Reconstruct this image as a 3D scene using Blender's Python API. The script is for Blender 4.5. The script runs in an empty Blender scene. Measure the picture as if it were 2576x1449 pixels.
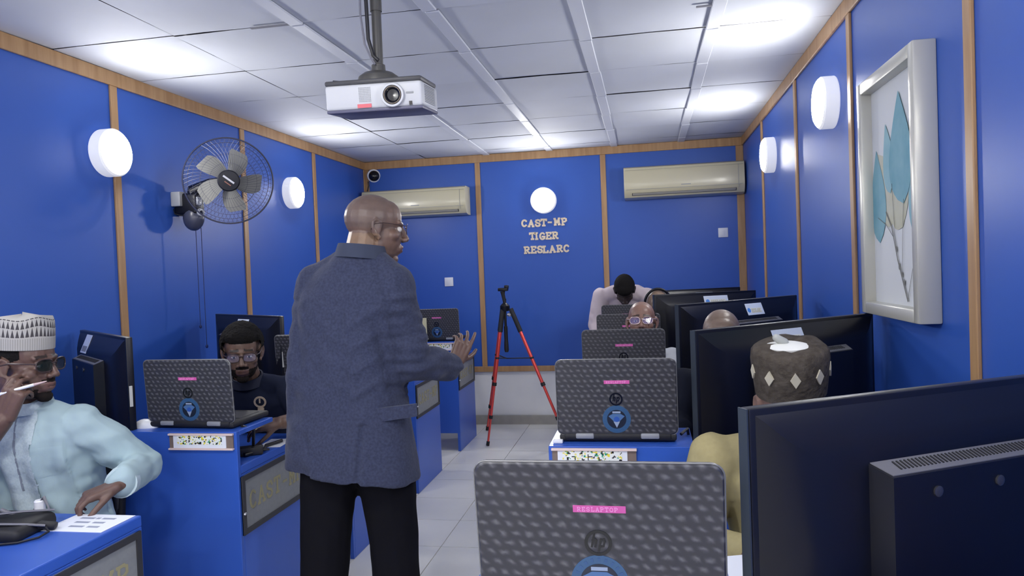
import bpy, bmesh, math, random
from mathutils import Vector as V, Matrix as M, noise, Euler

random.seed(7)
PI = math.pi
SC = bpy.context.scene
COL = SC.collection

# ---------------------------------------------------------------- camera
def make_camera():
    yaw, pit, rol, f = 0.18242, -0.024987, -0.038569, 1836.95
    fw = V((-math.sin(yaw)*math.cos(pit), math.cos(yaw)*math.cos(pit), math.sin(pit)))
    r0 = V((math.cos(yaw), math.sin(yaw), 0)); u0 = r0.cross(fw)
    r = r0*math.cos(rol) + u0*math.sin(rol); u = -r0*math.sin(rol) + u0*math.cos(rol)
    cd = bpy.data.cameras.new('camera'); cd.sensor_fit = 'HORIZONTAL'; cd.sensor_width = 36
    cd.lens = f*36/2576; cd.clip_start = 0.02
    o = bpy.data.objects.new('camera', cd); COL.objects.link(o)
    m = M.Identity(4)
    for i in range(3):
        m[i][0], m[i][1], m[i][2] = r[i], u[i], -fw[i]
    m.translation = (0, 0, 1.48)
    o.matrix_world = m
    SC.camera = o
make_camera()

# ---------------------------------------------------------------- world, exposure
LAMP = 80.0          # emission strength of the wall lamps
w = bpy.data.worlds.new('world'); SC.world = w; w.use_nodes = True
w.node_tree.nodes['Background'].inputs[0].default_value = (0.6, 0.7, 1, 1)
w.node_tree.nodes['Background'].inputs[1].default_value = 0.05
SC.view_settings.view_transform = 'Standard'
SC.view_settings.look = 'None'
SC.view_settings.exposure = 0.42
SC.view_settings.gamma = 1
SC.view_settings.use_curve_mapping = False
SC.cycles.use_denoising = True
SC.cycles.max_bounces = 12
SC.cycles.diffuse_bounces = 8
SC.cycles.sample_clamp_indirect = 6
SC.cycles.caustics_reflective = False
SC.cycles.caustics_refractive = False

# room, metres: camera stands at x = 0, y = 0, looks along +y
XL, XR, YB, YF, H = -2.70, 0.89, 6.85, -2.0, 2.59

# ---------------------------------------------------------------- materials
MATS = {}
def mat(name, col, rough=0.5, metal=0.0, spec=0.5, bump=None, var=None, emit=None, alpha=None, coat=0, trans=0, sheen=0):
    """bump=(scale,strength,dist)  var=(scale,amount,colour2)"""
    if name in MATS: return MATS[name]
    m = bpy.data.materials.new(name); m.use_nodes = True
    nt = m.node_tree; b = nt.nodes['Principled BSDF']
    b.inputs['Base Color'].default_value = (*col, 1)
    b.inputs['Roughness'].default_value = rough
    b.inputs['Metallic'].default_value = metal
    b.inputs['Specular IOR Level'].default_value = spec
    if coat: b.inputs['Coat Weight'].default_value = coat; b.inputs['Coat Roughness'].default_value = 0.15
    if trans: b.inputs['Transmission Weight'].default_value = trans
    if sheen: b.inputs['Sheen Weight'].default_value = sheen
    if alpha is not None: b.inputs['Alpha'].default_value = alpha
    if emit: b.inputs['Emission Color'].default_value = (*emit[0], 1); b.inputs['Emission Strength'].default_value = emit[1]
    tc = None
    if bump or var:
        tc = nt.nodes.new('ShaderNodeTexCoord')
    if var:
        n = nt.nodes.new('ShaderNodeTexNoise'); n.inputs['Scale'].default_value = var[0]; n.inputs['Detail'].default_value = 5
        nt.links.new(tc.outputs['Object'], n.inputs['Vector'])
        rmp = nt.nodes.new('ShaderNodeMapRange'); rmp.inputs[1].default_value = 0.35; rmp.inputs[2].default_value = 0.7
        rmp.inputs[4].default_value = var[1]
        nt.links.new(n.outputs['Fac'], rmp.inputs[0])
        mx = nt.nodes.new('ShaderNodeMix'); mx.data_type = 'RGBA'
        mx.inputs[6].default_value = (*col, 1); mx.inputs[7].default_value = (*var[2], 1)
        nt.links.new(rmp.outputs[0], mx.inputs[0]); nt.links.new(mx.outputs[2], b.inputs['Base Color'])
    if bump:
        n = nt.nodes.new('ShaderNodeTexNoise'); n.inputs['Scale'].default_value = bump[0]; n.inputs['Detail'].default_value = 4
        nt.links.new(tc.outputs['Object'], n.inputs['Vector'])
        bp = nt.nodes.new('ShaderNodeBump'); bp.inputs['Strength'].default_value = bump[1]
        bp.inputs['Distance'].default_value = bump[2] if len(bump) > 2 else 0.002
        nt.links.new(n.outputs['Fac'], bp.inputs['Height']); nt.links.new(bp.outputs['Normal'], b.inputs['Normal'])
    MATS[name] = m
    return m

def wood_mat():
    m = mat('wood', (.40, .215, .085), .38, spec=.4)
    nt = m.node_tree; b = nt.nodes['Principled BSDF']
    tc = nt.nodes.new('ShaderNodeTexCoord'); mp = nt.nodes.new('ShaderNodeMapping'); mp.inputs['Scale'].default_value = (30, 30, 3)
    n = nt.nodes.new('ShaderNodeTexNoise'); n.inputs['Scale'].default_value = 1; n.inputs['Detail'].default_value = 6
    cr = nt.nodes.new('ShaderNodeValToRGB'); cr.color_ramp.elements[0].position = .3; cr.color_ramp.elements[1].position = .75
    cr.color_ramp.elements[0].color = (.38, .21, .09, 1); cr.color_ramp.elements[1].color = (.52, .32, .155, 1)
    nt.links.new(tc.outputs['Object'], mp.inputs[0]); nt.links.new(mp.outputs[0], n.inputs['Vector'])
    nt.links.new(n.outputs['Fac'], cr.inputs[0]); nt.links.new(cr.outputs[0], b.inputs['Base Color'])
    return m

WALLBLUE = mat('wall_blue', (.034, .112, .47), .38, spec=.35, bump=(9, .05, .004), var=(2.2, .35, (.041, .126, .50)))
DESKBLUE = mat('desk_blue', (.035, .110, .50), .30, spec=.4, bump=(30, .03, .002))
WOOD = wood_mat()
PLASTER = mat('plaster_white', (.90, .90, .88), .7, bump=(25, .15, .004), var=(3, .5, (.80, .80, .78)))
SKIRT = mat('skirting_tile', (.38, .36, .32), .4, var=(14, .6, (.30, .29, .26)))
TILE = mat('floor_tile_glaze', (.88, .87, .81), .28, spec=.45, var=(2.6, .5, (.78, .77, .715)), bump=(5, .03, .003))
GROUT = mat('grout', (.22, .215, .2), .9)
CEIL = mat('ceiling_board', (.60, .625, .685), .75, var=(1.7, .5, (.52, .535, .555)), bump=(3, .25, .01))
CEILW = mat('ceiling_batten', (.62, .64, .69), .5)
CEILB = mat('ceiling_void', (.22, .22, .24), .9)
BLACKP = mat('black_plastic', (.0055, .006, .011), .36, spec=.38, bump=(180, .05, .001))
BLACKM = mat('black_matte', (.012, .012, .015), .6)
BLACKG = mat('black_gloss', (.006, .006, .010), .12, spec=.6)
DKGREY = mat('dark_grey_plastic', (.05, .05, .055), .45)
GREYP = mat('grey_plastic', (.28, .29, .31), .4)
WHITEP = mat('white_plastic', (.82, .83, .85), .35)
CREAM = mat('cream_plastic', (.62, .57, .38), .35, coat=.3)
CREAMD = mat('cream_plastic_grey', (.42, .40, .33), .4)
PAPER = mat('paper', (.80, .83, .90), .8)
INK = mat('ink_grey', (.30, .33, .42), .8)
GOLD = mat('gold_letter', (.82, .68, .47), .5, var=(40, .5, (.86, .76, .62)))
PANELGREY = mat('desk_inset_grey', (.25, .26, .265), .5, var=(60, .5, (.20, .21, .215)))
FRAMEBLK = mat('inset_frame_dark', (.035, .035, .04), .5)
YELLOWL = mat('faded_yellow', (.33, .30, .17), .6)
PINK = mat('pink_tag', (.62, .10, .36), .5)
PINKL = mat('pink_tag_letters', (.80, .32, .62), .5)
LABELW = mat('label_white', (.75, .82, .92), .4)
LABELB = mat('label_blue', (.10, .30, .75), .4)
LABELG = mat('label_gold', (.62, .60, .44), .5)
STKB = mat('sticker_blue', (.035, .10, .21), .35)
STKD = mat('sticker_dark', (.010, .016, .035), .35)
STKL = mat('sticker_pale', (.30, .37, .50), .35)
LOGO = mat('lid_logo_black', (.006, .006, .008), .2)
RED = mat('red_anodised', (.80, .085, .07), .28, metal=.35)
SILVER = mat('silver', (.6, .6, .62), .3, metal=.8)
FRAMEW = mat('frame_champagne', (.60, .59, .52), .32, metal=.25)
MATW = mat('picture_mount', (.72, .74, .74), .6)
TEAL = mat('print_teal', (.16, .38, .46), .7, var=(9, .8, (.28, .50, .55)))
TEALP = mat('print_teal_pale', (.26, .48, .54), .7, var=(9, .8, (.36, .58, .62)))
SAND = mat('print_sand', (.56, .55, .40), .7, var=(9, .7, (.64, .64, .55)))
TWIG = mat('print_twig', (.20, .20, .18), .8)
RAILP = mat('holder_rail', (.78, .62, .58), .4)
HOLDB = mat('holder_back', (.20, .15, .13), .5)
FANB = mat('fan_blade', (.20, .20, .19), .35)
FANW = mat('fan_wire', (.016, .020, .05), .4)
HAIR = mat('hair_black', (.010, .009, .009), .9, spec=.15, bump=(220, .8, .004))
BEARD = mat('beard_hair', (.018, .014, .013), .9, spec=.1, bump=(220, .6, .002))
BLAZER = mat('blazer_cloth', (.052, .060, .105), .92, spec=.1, var=(120, .75, (.030, .036, .066)), bump=(160, .35, .002), sheen=.1)
TROUSER = mat('trouser_black', (.006, .006, .009), .9, spec=.12, bump=(90, .2, .002))
KAFTAN = mat('kaftan_cloth', (.40, .53, .56), .9, spec=.1, var=(4, .4, (.46, .58, .60)), bump=(200, .2, .001))
KAFTANW = mat('kaftan_embroidery', (.52, .61, .64), .85, var=(140, .9, (.42, .52, .56)), bump=(140, .5, .002))
POLO = mat('polo_navy', (.012, .016, .036), .88, spec=.12, bump=(140, .2, .001))
PINKSH = mat('shirt_pale_pink', (.66, .56, .58), .85, spec=.12, var=(12, .5, (.58, .48, .51)))
GREYSH = mat('shirt_pale_grey', (.50, .52, .55), .85, spec=.12)
DARKSH = mat('shirt_dark', (.010, .012, .022), .88, spec=.12)
KHAKI = mat('shirt_khaki', (.40, .345, .175), .88, spec=.12, var=(60, .5, (.33, .285, .145)), bump=(150, .25, .001))
CAPBR = mat('cap_brown', (.060, .050, .040), .95, spec=.1, var=(45, .8, (.105, .090, .074)), bump=(70, .9, .006))
CAPDI = mat('cap_diamond', (.52, .48, .36), .8)
CAPPT = mat('cap_patch', (.80, .80, .74), .8)
LENSD = mat('lens_dark', (.010, .018, .016), .08, spec=.7, alpha=.86)
LENSC = mat('lens_clear', (.50, .55, .95), .05, spec=.9, alpha=.14)
LENSB = mat('lens_teal', (.02, .14, .18), .08, spec=.7, alpha=.75)
GLFRAME = mat('spectacle_frame', (.05, .03, .03), .35)
GLGOLD = mat('spectacle_pale', (.55, .42, .40), .3, metal=.5)
EYEW = mat('eye_white', (.70, .66, .62), .2)
EYED = mat('eye_iris', (.012, .008, .006), .1)
NAIL = mat('nail', (.42, .28, .24), .35)
SHOE = mat('shoe_black', (.01, .01, .01), .3)
CABLE = mat('cable_black', (.012, .012, .016), .45)
CABLEG = mat('cable_grey', (.16, .16, .19), .45)

def skin_mat(name, rough=.42):
    m = bpy.data.materials.new(name); m.use_nodes = True; nt = m.node_tree; b = nt.nodes['Principled BSDF']
    a = nt.nodes.new('ShaderNodeAttribute'); a.attribute_name = 'pigment'
    tc = nt.nodes.new('ShaderNodeTexCoord'); n = nt.nodes.new('ShaderNodeTexNoise'); n.inputs['Scale'].default_value = 35; n.inputs['Detail'].default_value = 5
    hs = nt.nodes.new('ShaderNodeHueSaturation'); mr = nt.nodes.new('ShaderNodeMapRange'); mr.inputs[3].default_value = .72; mr.inputs[4].default_value = 1.25
    nt.links.new(tc.outputs['Object'], n.inputs['Vector']); nt.links.new(n.outputs['Fac'], mr.inputs[0]); nt.links.new(mr.outputs[0], hs.inputs['Value'])
    nt.links.new(a.outputs['Color'], hs.inputs['Color']); nt.links.new(hs.outputs[0], b.inputs['Base Color'])
    b.inputs['Roughness'].default_value = rough; b.inputs['Specular IOR Level'].default_value = .45
    bp = nt.nodes.new('ShaderNodeBump'); bp.inputs['Strength'].default_value = .15; bp.inputs['Distance'].default_value = .002
    n2 = nt.nodes.new('ShaderNodeTexNoise'); n2.inputs['Scale'].default_value = 160
    nt.links.new(tc.outputs['Object'], n2.inputs['Vector']); nt.links.new(n2.outputs['Fac'], bp.inputs['Height']); nt.links.new(bp.outputs[0], b.inputs['Normal'])
    return m
SKIN = skin_mat('skin')

def lid_mat():
    """laptop lid: dark weave with rows of pale flecks"""
    m = bpy.data.materials.new('laptop_lid_weave'); m.use_nodes = True; nt = m.node_tree; b = nt.nodes['Principled BSDF']
    N = nt.nodes.new; L = nt.links.new
    tc = N('ShaderNodeTexCoord'); sp = N('ShaderNodeSeparateXYZ'); L(tc.outputs['Object'], sp.inputs[0])
    def mth(op, a, bb=None):
        n = N('ShaderNodeMath'); n.operation = op
        for i, x in enumerate((a, bb)):
            if x is None: continue
            if isinstance(x, (int, float)): n.inputs[i].default_value = x
            else: L(x, n.inputs[i])
        return n.outputs[0]
    nz = N('ShaderNodeTexNoise'); nz.inputs['Scale'].default_value = 60; L(tc.outputs['Object'], nz.inputs['Vector'])
    nz.inputs['Detail'].default_value = 6
    wob = mth('MULTIPLY', nz.outputs['Fac'], 5.0)
    rows = mth('SINE', mth('ADD', mth('MULTIPLY', sp.outputs['Z'], 2*PI/.0165), wob))
    diag = mth('SINE', mth('ADD', mth('ADD', mth('MULTIPLY', sp.outputs['X'], 2*PI/.0215), mth('MULTIPLY', sp.outputs['Z'], 190)), wob))
    fle = mth('MULTIPLY', mth('ADD', rows, 1), mth('ADD', diag, 1))          # 0..4
    fac = mth('POWER', mth('MULTIPLY', fle, .25), 1.6)
    mx = N('ShaderNodeMix'); mx.data_type = 'RGBA'; mx.inputs[6].default_value = (.033, .033, .041, 1); mx.inputs[7].default_value = (.125, .125, .135, 1)
    L(fac, mx.inputs[0]); L(mx.outputs[2], b.inputs['Base Color'])
    b.inputs['Roughness'].default_value = .42
    bp = N('ShaderNodeBump'); bp.inputs['Strength'].default_value = .25; bp.inputs['Distance'].default_value = .001; L(fac, bp.inputs['Height']); L(bp.outputs[0], b.inputs['Normal'])
    return m
LID = lid_mat()

def speckle_mat():
    """name card: white print with small black, yellow and green blocks"""
    m = bpy.data.materials.new('card_print'); m.use_nodes = True; nt = m.node_tree; b = nt.nodes['Principled BSDF']; N = nt.nodes.new; L = nt.links.new
    tc = N('ShaderNodeTexCoord')
    def layer(scale, thr, col, prev, loc):
        mp = N('ShaderNodeMapping'); mp.inputs['Location'].default_value = loc; L(tc.outputs['Object'], mp.inputs[0])
        sn = N('ShaderNodeVectorMath'); sn.operation = 'SNAP'; sn.inputs[1].default_value = (.0032, .0032, .0032); L(mp.outputs[0], sn.inputs[0])
        n = N('ShaderNodeTexNoise'); n.inputs['Scale'].default_value = scale; n.inputs['Detail'].default_value = 1; L(sn.outputs[0], n.inputs['Vector'])
        g = N('ShaderNodeMath'); g.operation = 'GREATER_THAN'; g.inputs[1].default_value = thr; L(n.outputs['Fac'], g.inputs[0])
        mx = N('ShaderNodeMix'); mx.data_type = 'RGBA'; mx.inputs[7].default_value = (*col, 1); L(g.outputs[0], mx.inputs[0])
        if prev is None: mx.inputs[6].default_value = (.85, .87, .84, 1)
        else: L(prev, mx.inputs[6])
        return mx.outputs[2]
    o = layer(110, .60, (.85, .72, .05), None, (3, 1, 2))
    o = layer(120, .66, (.03, .35, .2), o, (7, 4, 1))
    o = layer(90, .60, (.01, .01, .012), o, (1, 9, 5))
    L(o, b.inputs['Base Color']); b.inputs['Roughness'].default_value = .5
    return m
CARD = speckle_mat()

def kufi_mat():
    """pale woven cap with two rows of dark triangles near the top"""
    m = bpy.data.materials.new('cap_pattern'); m.use_nodes = True; nt = m.node_tree; b = nt.nodes['Principled BSDF']; N = nt.nodes.new; L = nt.links.new
    a = N('ShaderNodeUVMap'); a.uv_map = 'UVMap'
    sp = N('ShaderNodeSeparateXYZ'); L(a.outputs[0], sp.inputs[0])
    def mth(op, x, y=None):
        n = N('ShaderNodeMath'); n.operation = op
        for i, q in enumerate((x, y)):
            if q is None: continue
            if isinstance(q, (int, float)): n.inputs[i].default_value = q
            else: L(q, n.inputs[i])
        return n.outputs[0]
    u = mth('MULTIPLY', sp.outputs['X'], 44); v = sp.outputs['Y']
    tri = mth('ABSOLUTE', mth('SUBTRACT', mth('FRACT', u), .5))               # 0 centre .. .5
    rowf = mth('FRACT', mth('MULTIPLY', mth('SUBTRACT', v, .40), 4.0))        # row phase
    inrow = mth('MULTIPLY', mth('GREATER_THAN', v, .40), mth('LESS_THAN', v, .93))
    dark = mth('MULTIPLY', inrow, mth('LESS_THAN', mth('ADD', tri, mth('MULTIPLY', rowf, .42)), .40))
    band = mth('MULTIPLY', mth('LESS_THAN', v, .36), mth('GREATER_THAN', mth('SINE', mth('MULTIPLY', u, 12.6)), .1))
    mx = N('ShaderNodeMix'); mx.data_type = 'RGBA'; mx.inputs[6].default_value = (.43, .415, .385, 1); mx.inputs[7].default_value = (.31, .30, .28, 1); L(band, mx.inputs[0])
    m2 = N('ShaderNodeMix'); m2.data_type = 'RGBA'; m2.inputs[7].default_value = (.06, .055, .06, 1); L(mx.outputs[2], m2.inputs[6]); L(dark, m2.inputs[0])
    L(m2.outputs[2], b.inputs['Base Color']); b.inputs['Roughness'].default_value = .9
    return m
KUFI = kufi_mat()

# ---------------------------------------------------------------- mesh helpers
def new_obj(name, mesh, parent=None, material=None, loc=None):
    o = bpy.data.objects.new(name, mesh); COL.objects.link(o)
    if material is not None and not mesh.materials: mesh.materials.append(material)
    if parent is not None: o.parent = parent
    if loc is not None: o.location = loc
    return o

def empty(name, loc=(0, 0, 0), rz=0.0, label=None, cat=None, group=None):
    o = bpy.data.objects.new(name, None); COL.objects.link(o)
    o.empty_display_size = .1; o.location = loc; o.rotation_euler = (0, 0, rz)
    return tag(o, label, cat, group)

def tag(o, label=None, cat=None, group=None, kind=None):
    if label: o['label'] = label
    if cat: o['category'] = cat
    if group: o['group'] = group
    if kind: o['kind'] = kind
    return o

def copy_tree(o, parent=None):
    c = o.copy(); COL.objects.link(c); c.parent = parent
    for ch in list(o.children): copy_tree(ch, c)
    return c

def smooth(me, angle=None):
    for p in me.polygons: p.use_smooth = True
    if angle is not None: me.set_sharp_from_angle(angle=angle)

class B:
    """collects shapes into one mesh"""
    def __init__(s): s.bm = bmesh.new()
    def _apply(s, vs, mtx):
        for v in vs: v.co = mtx @ v.co
    def box(s, c, size, rot=None, bevel=0, seg=2, mi=0):
        r = bmesh.ops.create_cube(s.bm, size=1.0); vs = r['verts']
        mtx = M.Translation(V(c)) @ (rot.to_4x4() if rot is not None else M.Identity(4)) @ M.Diagonal((*size, 1))
        s._apply(vs, mtx)
        fs = set(f for v in vs for f in v.link_faces)
        if bevel:
            es = set(e for v in vs for e in v.link_edges)
            rr = bmesh.ops.bevel(s.bm, geom=list(es), offset=bevel, segments=seg, profile=.5, affect='EDGES')
            fs = set(rr['faces']) | set(f for f in fs if f.is_valid)
        if mi:
            for f in fs:
                if f.is_valid: f.material_index = mi
        return s
    def span(s, a, b, bevel=0, mi=0, seg=2):
        a, b = V(a), V(b)
        return s.box((a+b)/2, [abs(b[i]-a[i]) for i in range(3)], bevel=bevel, mi=mi, seg=seg)
    def rings(s, rings, closed=False, caps=True, mi=0):
        rv = [[s.bm.verts.new(p) for p in r] for r in rings]
        n = len(rv[0]); fs = []
        m = len(rv)
        for i in range(m if closed else m-1):
            a, b = rv[i], rv[(i+1) % m]
            for j in range(n):
                fs.append(s.bm.faces.new((a[j], a[(j+1) % n], b[(j+1) % n], b[j])))
        if caps and not closed:
            fs.append(s.bm.faces.new(rv[0][::-1])); fs.append(s.bm.faces.new(rv[-1]))
        for f in fs: f.material_index = mi
        return s
    def tube(s, pts, r, n=8, closed=False, mi=0, flat=None):
        """tube along a polyline; r a number or a list"""
        pts = [V(p) for p in pts]; m = len(pts)
        rs = r if isinstance(r, (list, tuple)) else [r]*m
        up = None; rings = []
        for i, p in enumerate(pts):
            if closed: t = (pts[(i+1) % m] - pts[i-1])
            else: t = pts[min(i+1, m-1)] - pts[max(i-1, 0)]
            t.normalize()
            if up is None:
                up = V((0, 0, 1)) if abs(t.z) < .9 else V((1, 0, 0))
            side = t.cross(up).normalized(); up = side.cross(t).normalized()
            rings.append([p + (side*math.cos(2*PI*k/n)*rs[i] + up*math.sin(2*PI*k/n)*rs[i]*(flat or 1)) for k in range(n)])
        return s.rings(rings, closed=closed, mi=mi)
    def lathe(s, prof, n=24, mtx=None, mi=0, hollow=False):
        """prof: (radius, height) pairs, turned about z; closed at both ends"""
        mtx = mtx or M.Identity(4)
        rings = [[mtx @ V((max(r, 1e-4)*math.cos(2*PI*k/n), max(r, 1e-4)*math.sin(2*PI*k/n), z)) for k in range(n)] for r, z in prof]
        return s.rings(rings, closed=hollow, mi=mi)
    def ell(s, c, r, rot=None, u=16, v=10, mi=0):
        q = bmesh.ops.create_uvsphere(s.bm, u_segments=u, v_segments=v, radius=1.0)
        s._apply(q['verts'], M.Translation(V(c)) @ (rot.to_4x4() if rot is not None else M.Identity(4)) @ M.Diagonal((r[0], r[1], r[2], 1)))
        if mi:
            for f in set(f for vv in q['verts'] for f in vv.link_faces): f.material_index = mi
        return s
    def cap(s, p0, r0, p1, r1, n=14, flat=1.0, side=None):
        """tapered capsule"""
        p0, p1 = V(p0), V(p1); d = p1-p0; L = d.length
        if L < 1e-6: return s.ell(p0, (r0, r0, r0))
        t = d/L
        a = side.normalized() if side is not None else (V((0, 0, 1)) if abs(t.z) < .9 else V((1, 0, 0)))
        x = t.cross(a).normalized(); y = x.cross(t)
        rings = []
        for k in range(1, 5):
            th = PI/2*k/4; rings.append((p0 - t*r0*math.cos(th), r0*math.sin(th)))
        for k in range(0, 4):
            th = PI/2*k/4; rings.append((p1 + t*r1*math.sin(th), r1*math.cos(th)))
        return s.rings([[c + x*math.cos(2*PI*j/n)*r + y*math.sin(2*PI*j/n)*r*flat for j in range(n)] for c, r in rings])
    def chain(s, pts, rs):
        for i in range(len(pts)-1): s.cap(pts[i], rs[i], pts[i+1], rs[i+1])
        return s
    def poly(s, pts2, z0, z1, mtx=None, mi=0):
        """extruded outline in local xy, from z0 to z1"""
        mtx = mtx or M.Identity(4)
        a = [s.bm.verts.new(mtx @ V((x, y, z0))) for x, y in pts2]; b = [s.bm.verts.new(mtx @ V((x, y, z1))) for x, y in pts2]
        n = len(a); fs = [s.bm.faces.new(a[::-1]), s.bm.faces.new(b)]
        for i in range(n): fs.append(s.bm.faces.new((a[i], a[(i+1) % n], b[(i+1) % n], b[i])))
        for f in fs: f.material_index = mi
        return s
    def mesh(s, name, sm=None, mats=None, fix=True):
        if fix: bmesh.ops.recalc_face_normals(s.bm, faces=s.bm.faces)
        me = bpy.data.meshes.new(name); s.bm.to_mesh(me); s.bm.free()
        for m in mats or []: me.materials.append(m)
        if sm is not None: smooth(me, sm)
        return me
    def obj(s, name, material, parent=None, sm=None, loc=None, mats=None):
        return new_obj(name, s.mesh(name, sm, mats or ([material] if material else None)), parent, None, loc)

def remesh(b, name, voxel, it=4):
    """fuse everything in b into one continuous skin"""
    me = b.mesh(name)
    o = bpy.data.objects.new('tmp', me); COL.objects.link(o)
    r = o.modifiers.new('r', 'REMESH'); r.mode = 'VOXEL'; r.voxel_size = voxel; r.use_smooth_shade = True
    if it:
        sm = o.modifiers.new('s', 'SMOOTH'); sm.factor = .5; sm.iterations = it
    dg = bpy.context.evaluated_depsgraph_get()
    out = bpy.data.meshes.new_from_object(o.evaluated_get(dg)); out.name = name
    bpy.data.objects.remove(o); bpy.data.meshes.remove(me)
    out.materials.clear(); smooth(out)
    return out

# stroke lettering ------------------------------------------------
def arc(cx, cy, rx, ry, a0, a1, n=12):
    return [(cx+rx*math.cos(math.radians(a0+(a1-a0)*i/n)), cy+ry*math.sin(math.radians(a0+(a1-a0)*i/n))) for i in range(n+1)]
_S = [(.95, .76), (.8, .95), (.5, 1), (.2, .94), (.07, .76), (.2, .59), (.5, .5), (.8, .41), (.93, .24), (.8, .06), (.5, 0), (.2, .05), (.05, .24)]
_P = [[(.15, 0), (.15, 1)], [(0, 1), (.62, 1), (.9, .88), (.9, .62), (.62, .48), (.15, .48)], [(0, 0), (.36, 0)]]
GLYPH = {
 'C': [arc(.52, .5, .48, .5, 42, 318)], 'A': [[(.05, 0), (.5, 1), (.95, 0)], [(.22, .34), (.78, .34)], [(-.06, 0), (.2, 0)], [(.8, 0), (1.06, 0)]],
 'S': [_S], 'T': [[(0, .84), (0, 1), (1, 1), (1, .84)], [(.5, 1), (.5, 0)], [(.28, 0), (.72, 0)]],
 'M': [[(.1, 0), (.1, 1), (.5, .32), (.9, 1), (.9, 0)], [(-.04, 0), (.24, 0)], [(.76, 0), (1.04, 0)], [(-.04, 1), (.12, 1)], [(.88, 1), (1.04, 1)]],
 'P': _P, 'R': _P[:2] + [[(.5, .48), (.9, 0), (1.04, 0)], [(0, 0), (.36, 0)]],
 'I': [[(.5, 0), (.5, 1)], [(.25, 0), (.75, 0)], [(.25, 1), (.75, 1)]], 'G': [arc(.52, .5, .48, .5, 42, 330), [(.55, .42), (1.02, .42)], [(.93, .42), (.93, .1)]],
 'E': [[(.18, 0), (.18, 1)], [(.02, 1), (.92, 1), (.92, .82)], [(.18, .52), (.66, .52)], [(.02, 0), (.95, 0), (.95, .2)]],
 'L': [[(.2, 1), (.2, 0)], [(.02, 1), (.42, 1)], [(.02, 0), (.95, 0), (.95, .24)]], 'O': [arc(.5, .5, .46, .5, 0, 360, 16)], '-': [[(.2, .45), (.8, .45)]],
 'h': [[(.1, 0), (.4, 1)], [(.22, .5), (.5, .62), (.62, .5), (.48, 0)]], 'p': [[(.0, -.35), (.3, .6)], [(.28, .55), (.62, .6), (.7, .42), (.55, .05), (.12, 0)]],
}
def glyph(b, ch, mtx, wd, ht, t, d, mi=0):
    """letter strokes as flat bars in local xy (x right, y up), depth along +z"""
    nn = 0
    for st in GLYPH.get(ch, []):
        P = [V((x*wd, y*ht)) for x, y in st]
        for i in range(len(P)-1):
            a, c = P[i], P[i+1]; dd = (c-a)
            if dd.length < 1e-6: continue
            dd.normalize(); n = V((-dd.y, dd.x))*t/2; e = dd*t*.42
            q = [a-e-n, c+e-n, c+e+n, a-e+n]
            nn += 1; b.poly([(v.x, v.y) for v in q], 0, d*(1+.035*nn), mtx, mi)
def word(b, text, mtx, ht, t, d, wd=None, gap=None, mi=0):
    wd = wd or ht*.75; gap = gap if gap is not None else ht*.28; x = 0
    for ch in text:
        if ch != ' ': glyph(b, ch, mtx @ M.Translation((x, 0, 0)), wd, ht, t, d, mi)
        x += wd+gap
    return x-gap

def frame_m(o, x, y):
    """matrix with local x, y and z = x cross y at o"""
    x = V(x).normalized(); y = V(y).normalized(); z = x.cross(y).normalized()
    m = M.Identity(4)
    for i in range(3): m[i][0], m[i][1], m[i][2], m[i][3] = x[i], y[i], z[i], o[i]
    return m

# ================================================================ THE SETTING
def struct(o): return tag(o, kind='structure')

# floor of square tiles
TS = .412
fl = struct(B().span((XL-.1, YF-.1, -.05), (XR+.1, YB+.1, -.012)).obj('floor', GROUT))
tb = B().box((0, 0, -.006), (TS-.005, TS-.005, .012)); tile_me = tb.mesh('floor_tile', None, [TILE])
x0 = -1.14; y0 = 4.18
for i in range(-5, 6):
    for j in range(-16, 8):
        cx, cy = x0+(i+.5)*TS, y0+(j+.5)*TS
        if cx-TS/2 > XR or cx+TS/2 < XL or cy-TS/2 > YB or cy+TS/2 < YF: continue
        ax, bx, ay, by = max(cx-TS/2, XL), min(cx+TS/2, XR), max(cy-TS/2, YF), min(cy+TS/2, YB)
        if bx-ax < .02 or by-ay < .02: continue
        o = new_obj('tile', tile_me, fl, None, ((ax+bx)/2, (ay+by)/2, random.uniform(-.0006, .0006)))
        o.scale = ((bx-ax)/TS, (by-ay)/TS, 1)

# ceiling of square boards with raised battens along the room
ce = struct(B().span((XL-.1, YF-.1, H+.02), (XR+.1, YB+.1, H+.06)).obj('ceiling', CEILB))
def ceil_board(k):
    b = B(); n = 4; g = .594
    rr = random.Random(k)
    sag = [.004, .009, .002][k]
    top = []; bot = []
    for a in range(n+1):
        for c in range(n+1):
            x, y = (a/n-.5)*g, (c/n-.5)*g
            s = -sag*(1-(2*a/n-1)**2)*(1-(2*c/n-1)**2) + (rr.uniform(-.0015, .0015) if 0 < a < n else rr.uniform(-.001, .001))
            bot.append(b.bm.verts.new((x, y, s)))
    for a in range(n):
        for c in range(n):
            i = a*(n+1)+c
            b.bm.faces.new((bot[i], bot[i+1], bot[i+n+2], bot[i+n+1]))
    me = b.mesh('ceiling_board', None, [CEIL], fix=False); smooth(me)
    return me
boards = [ceil_board(k) for k in range(3)]
xs = [-2.70, -2.06, -1.46, -.857, -.25, .347, .89]
ys = [6.85]+[6.6-.6*k for k in range(15)]
batt = B().box((0, 0, 0), (.062, .588, .010), bevel=.003, seg=1).mesh('ceiling_batten', None, [CEILW])
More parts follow.
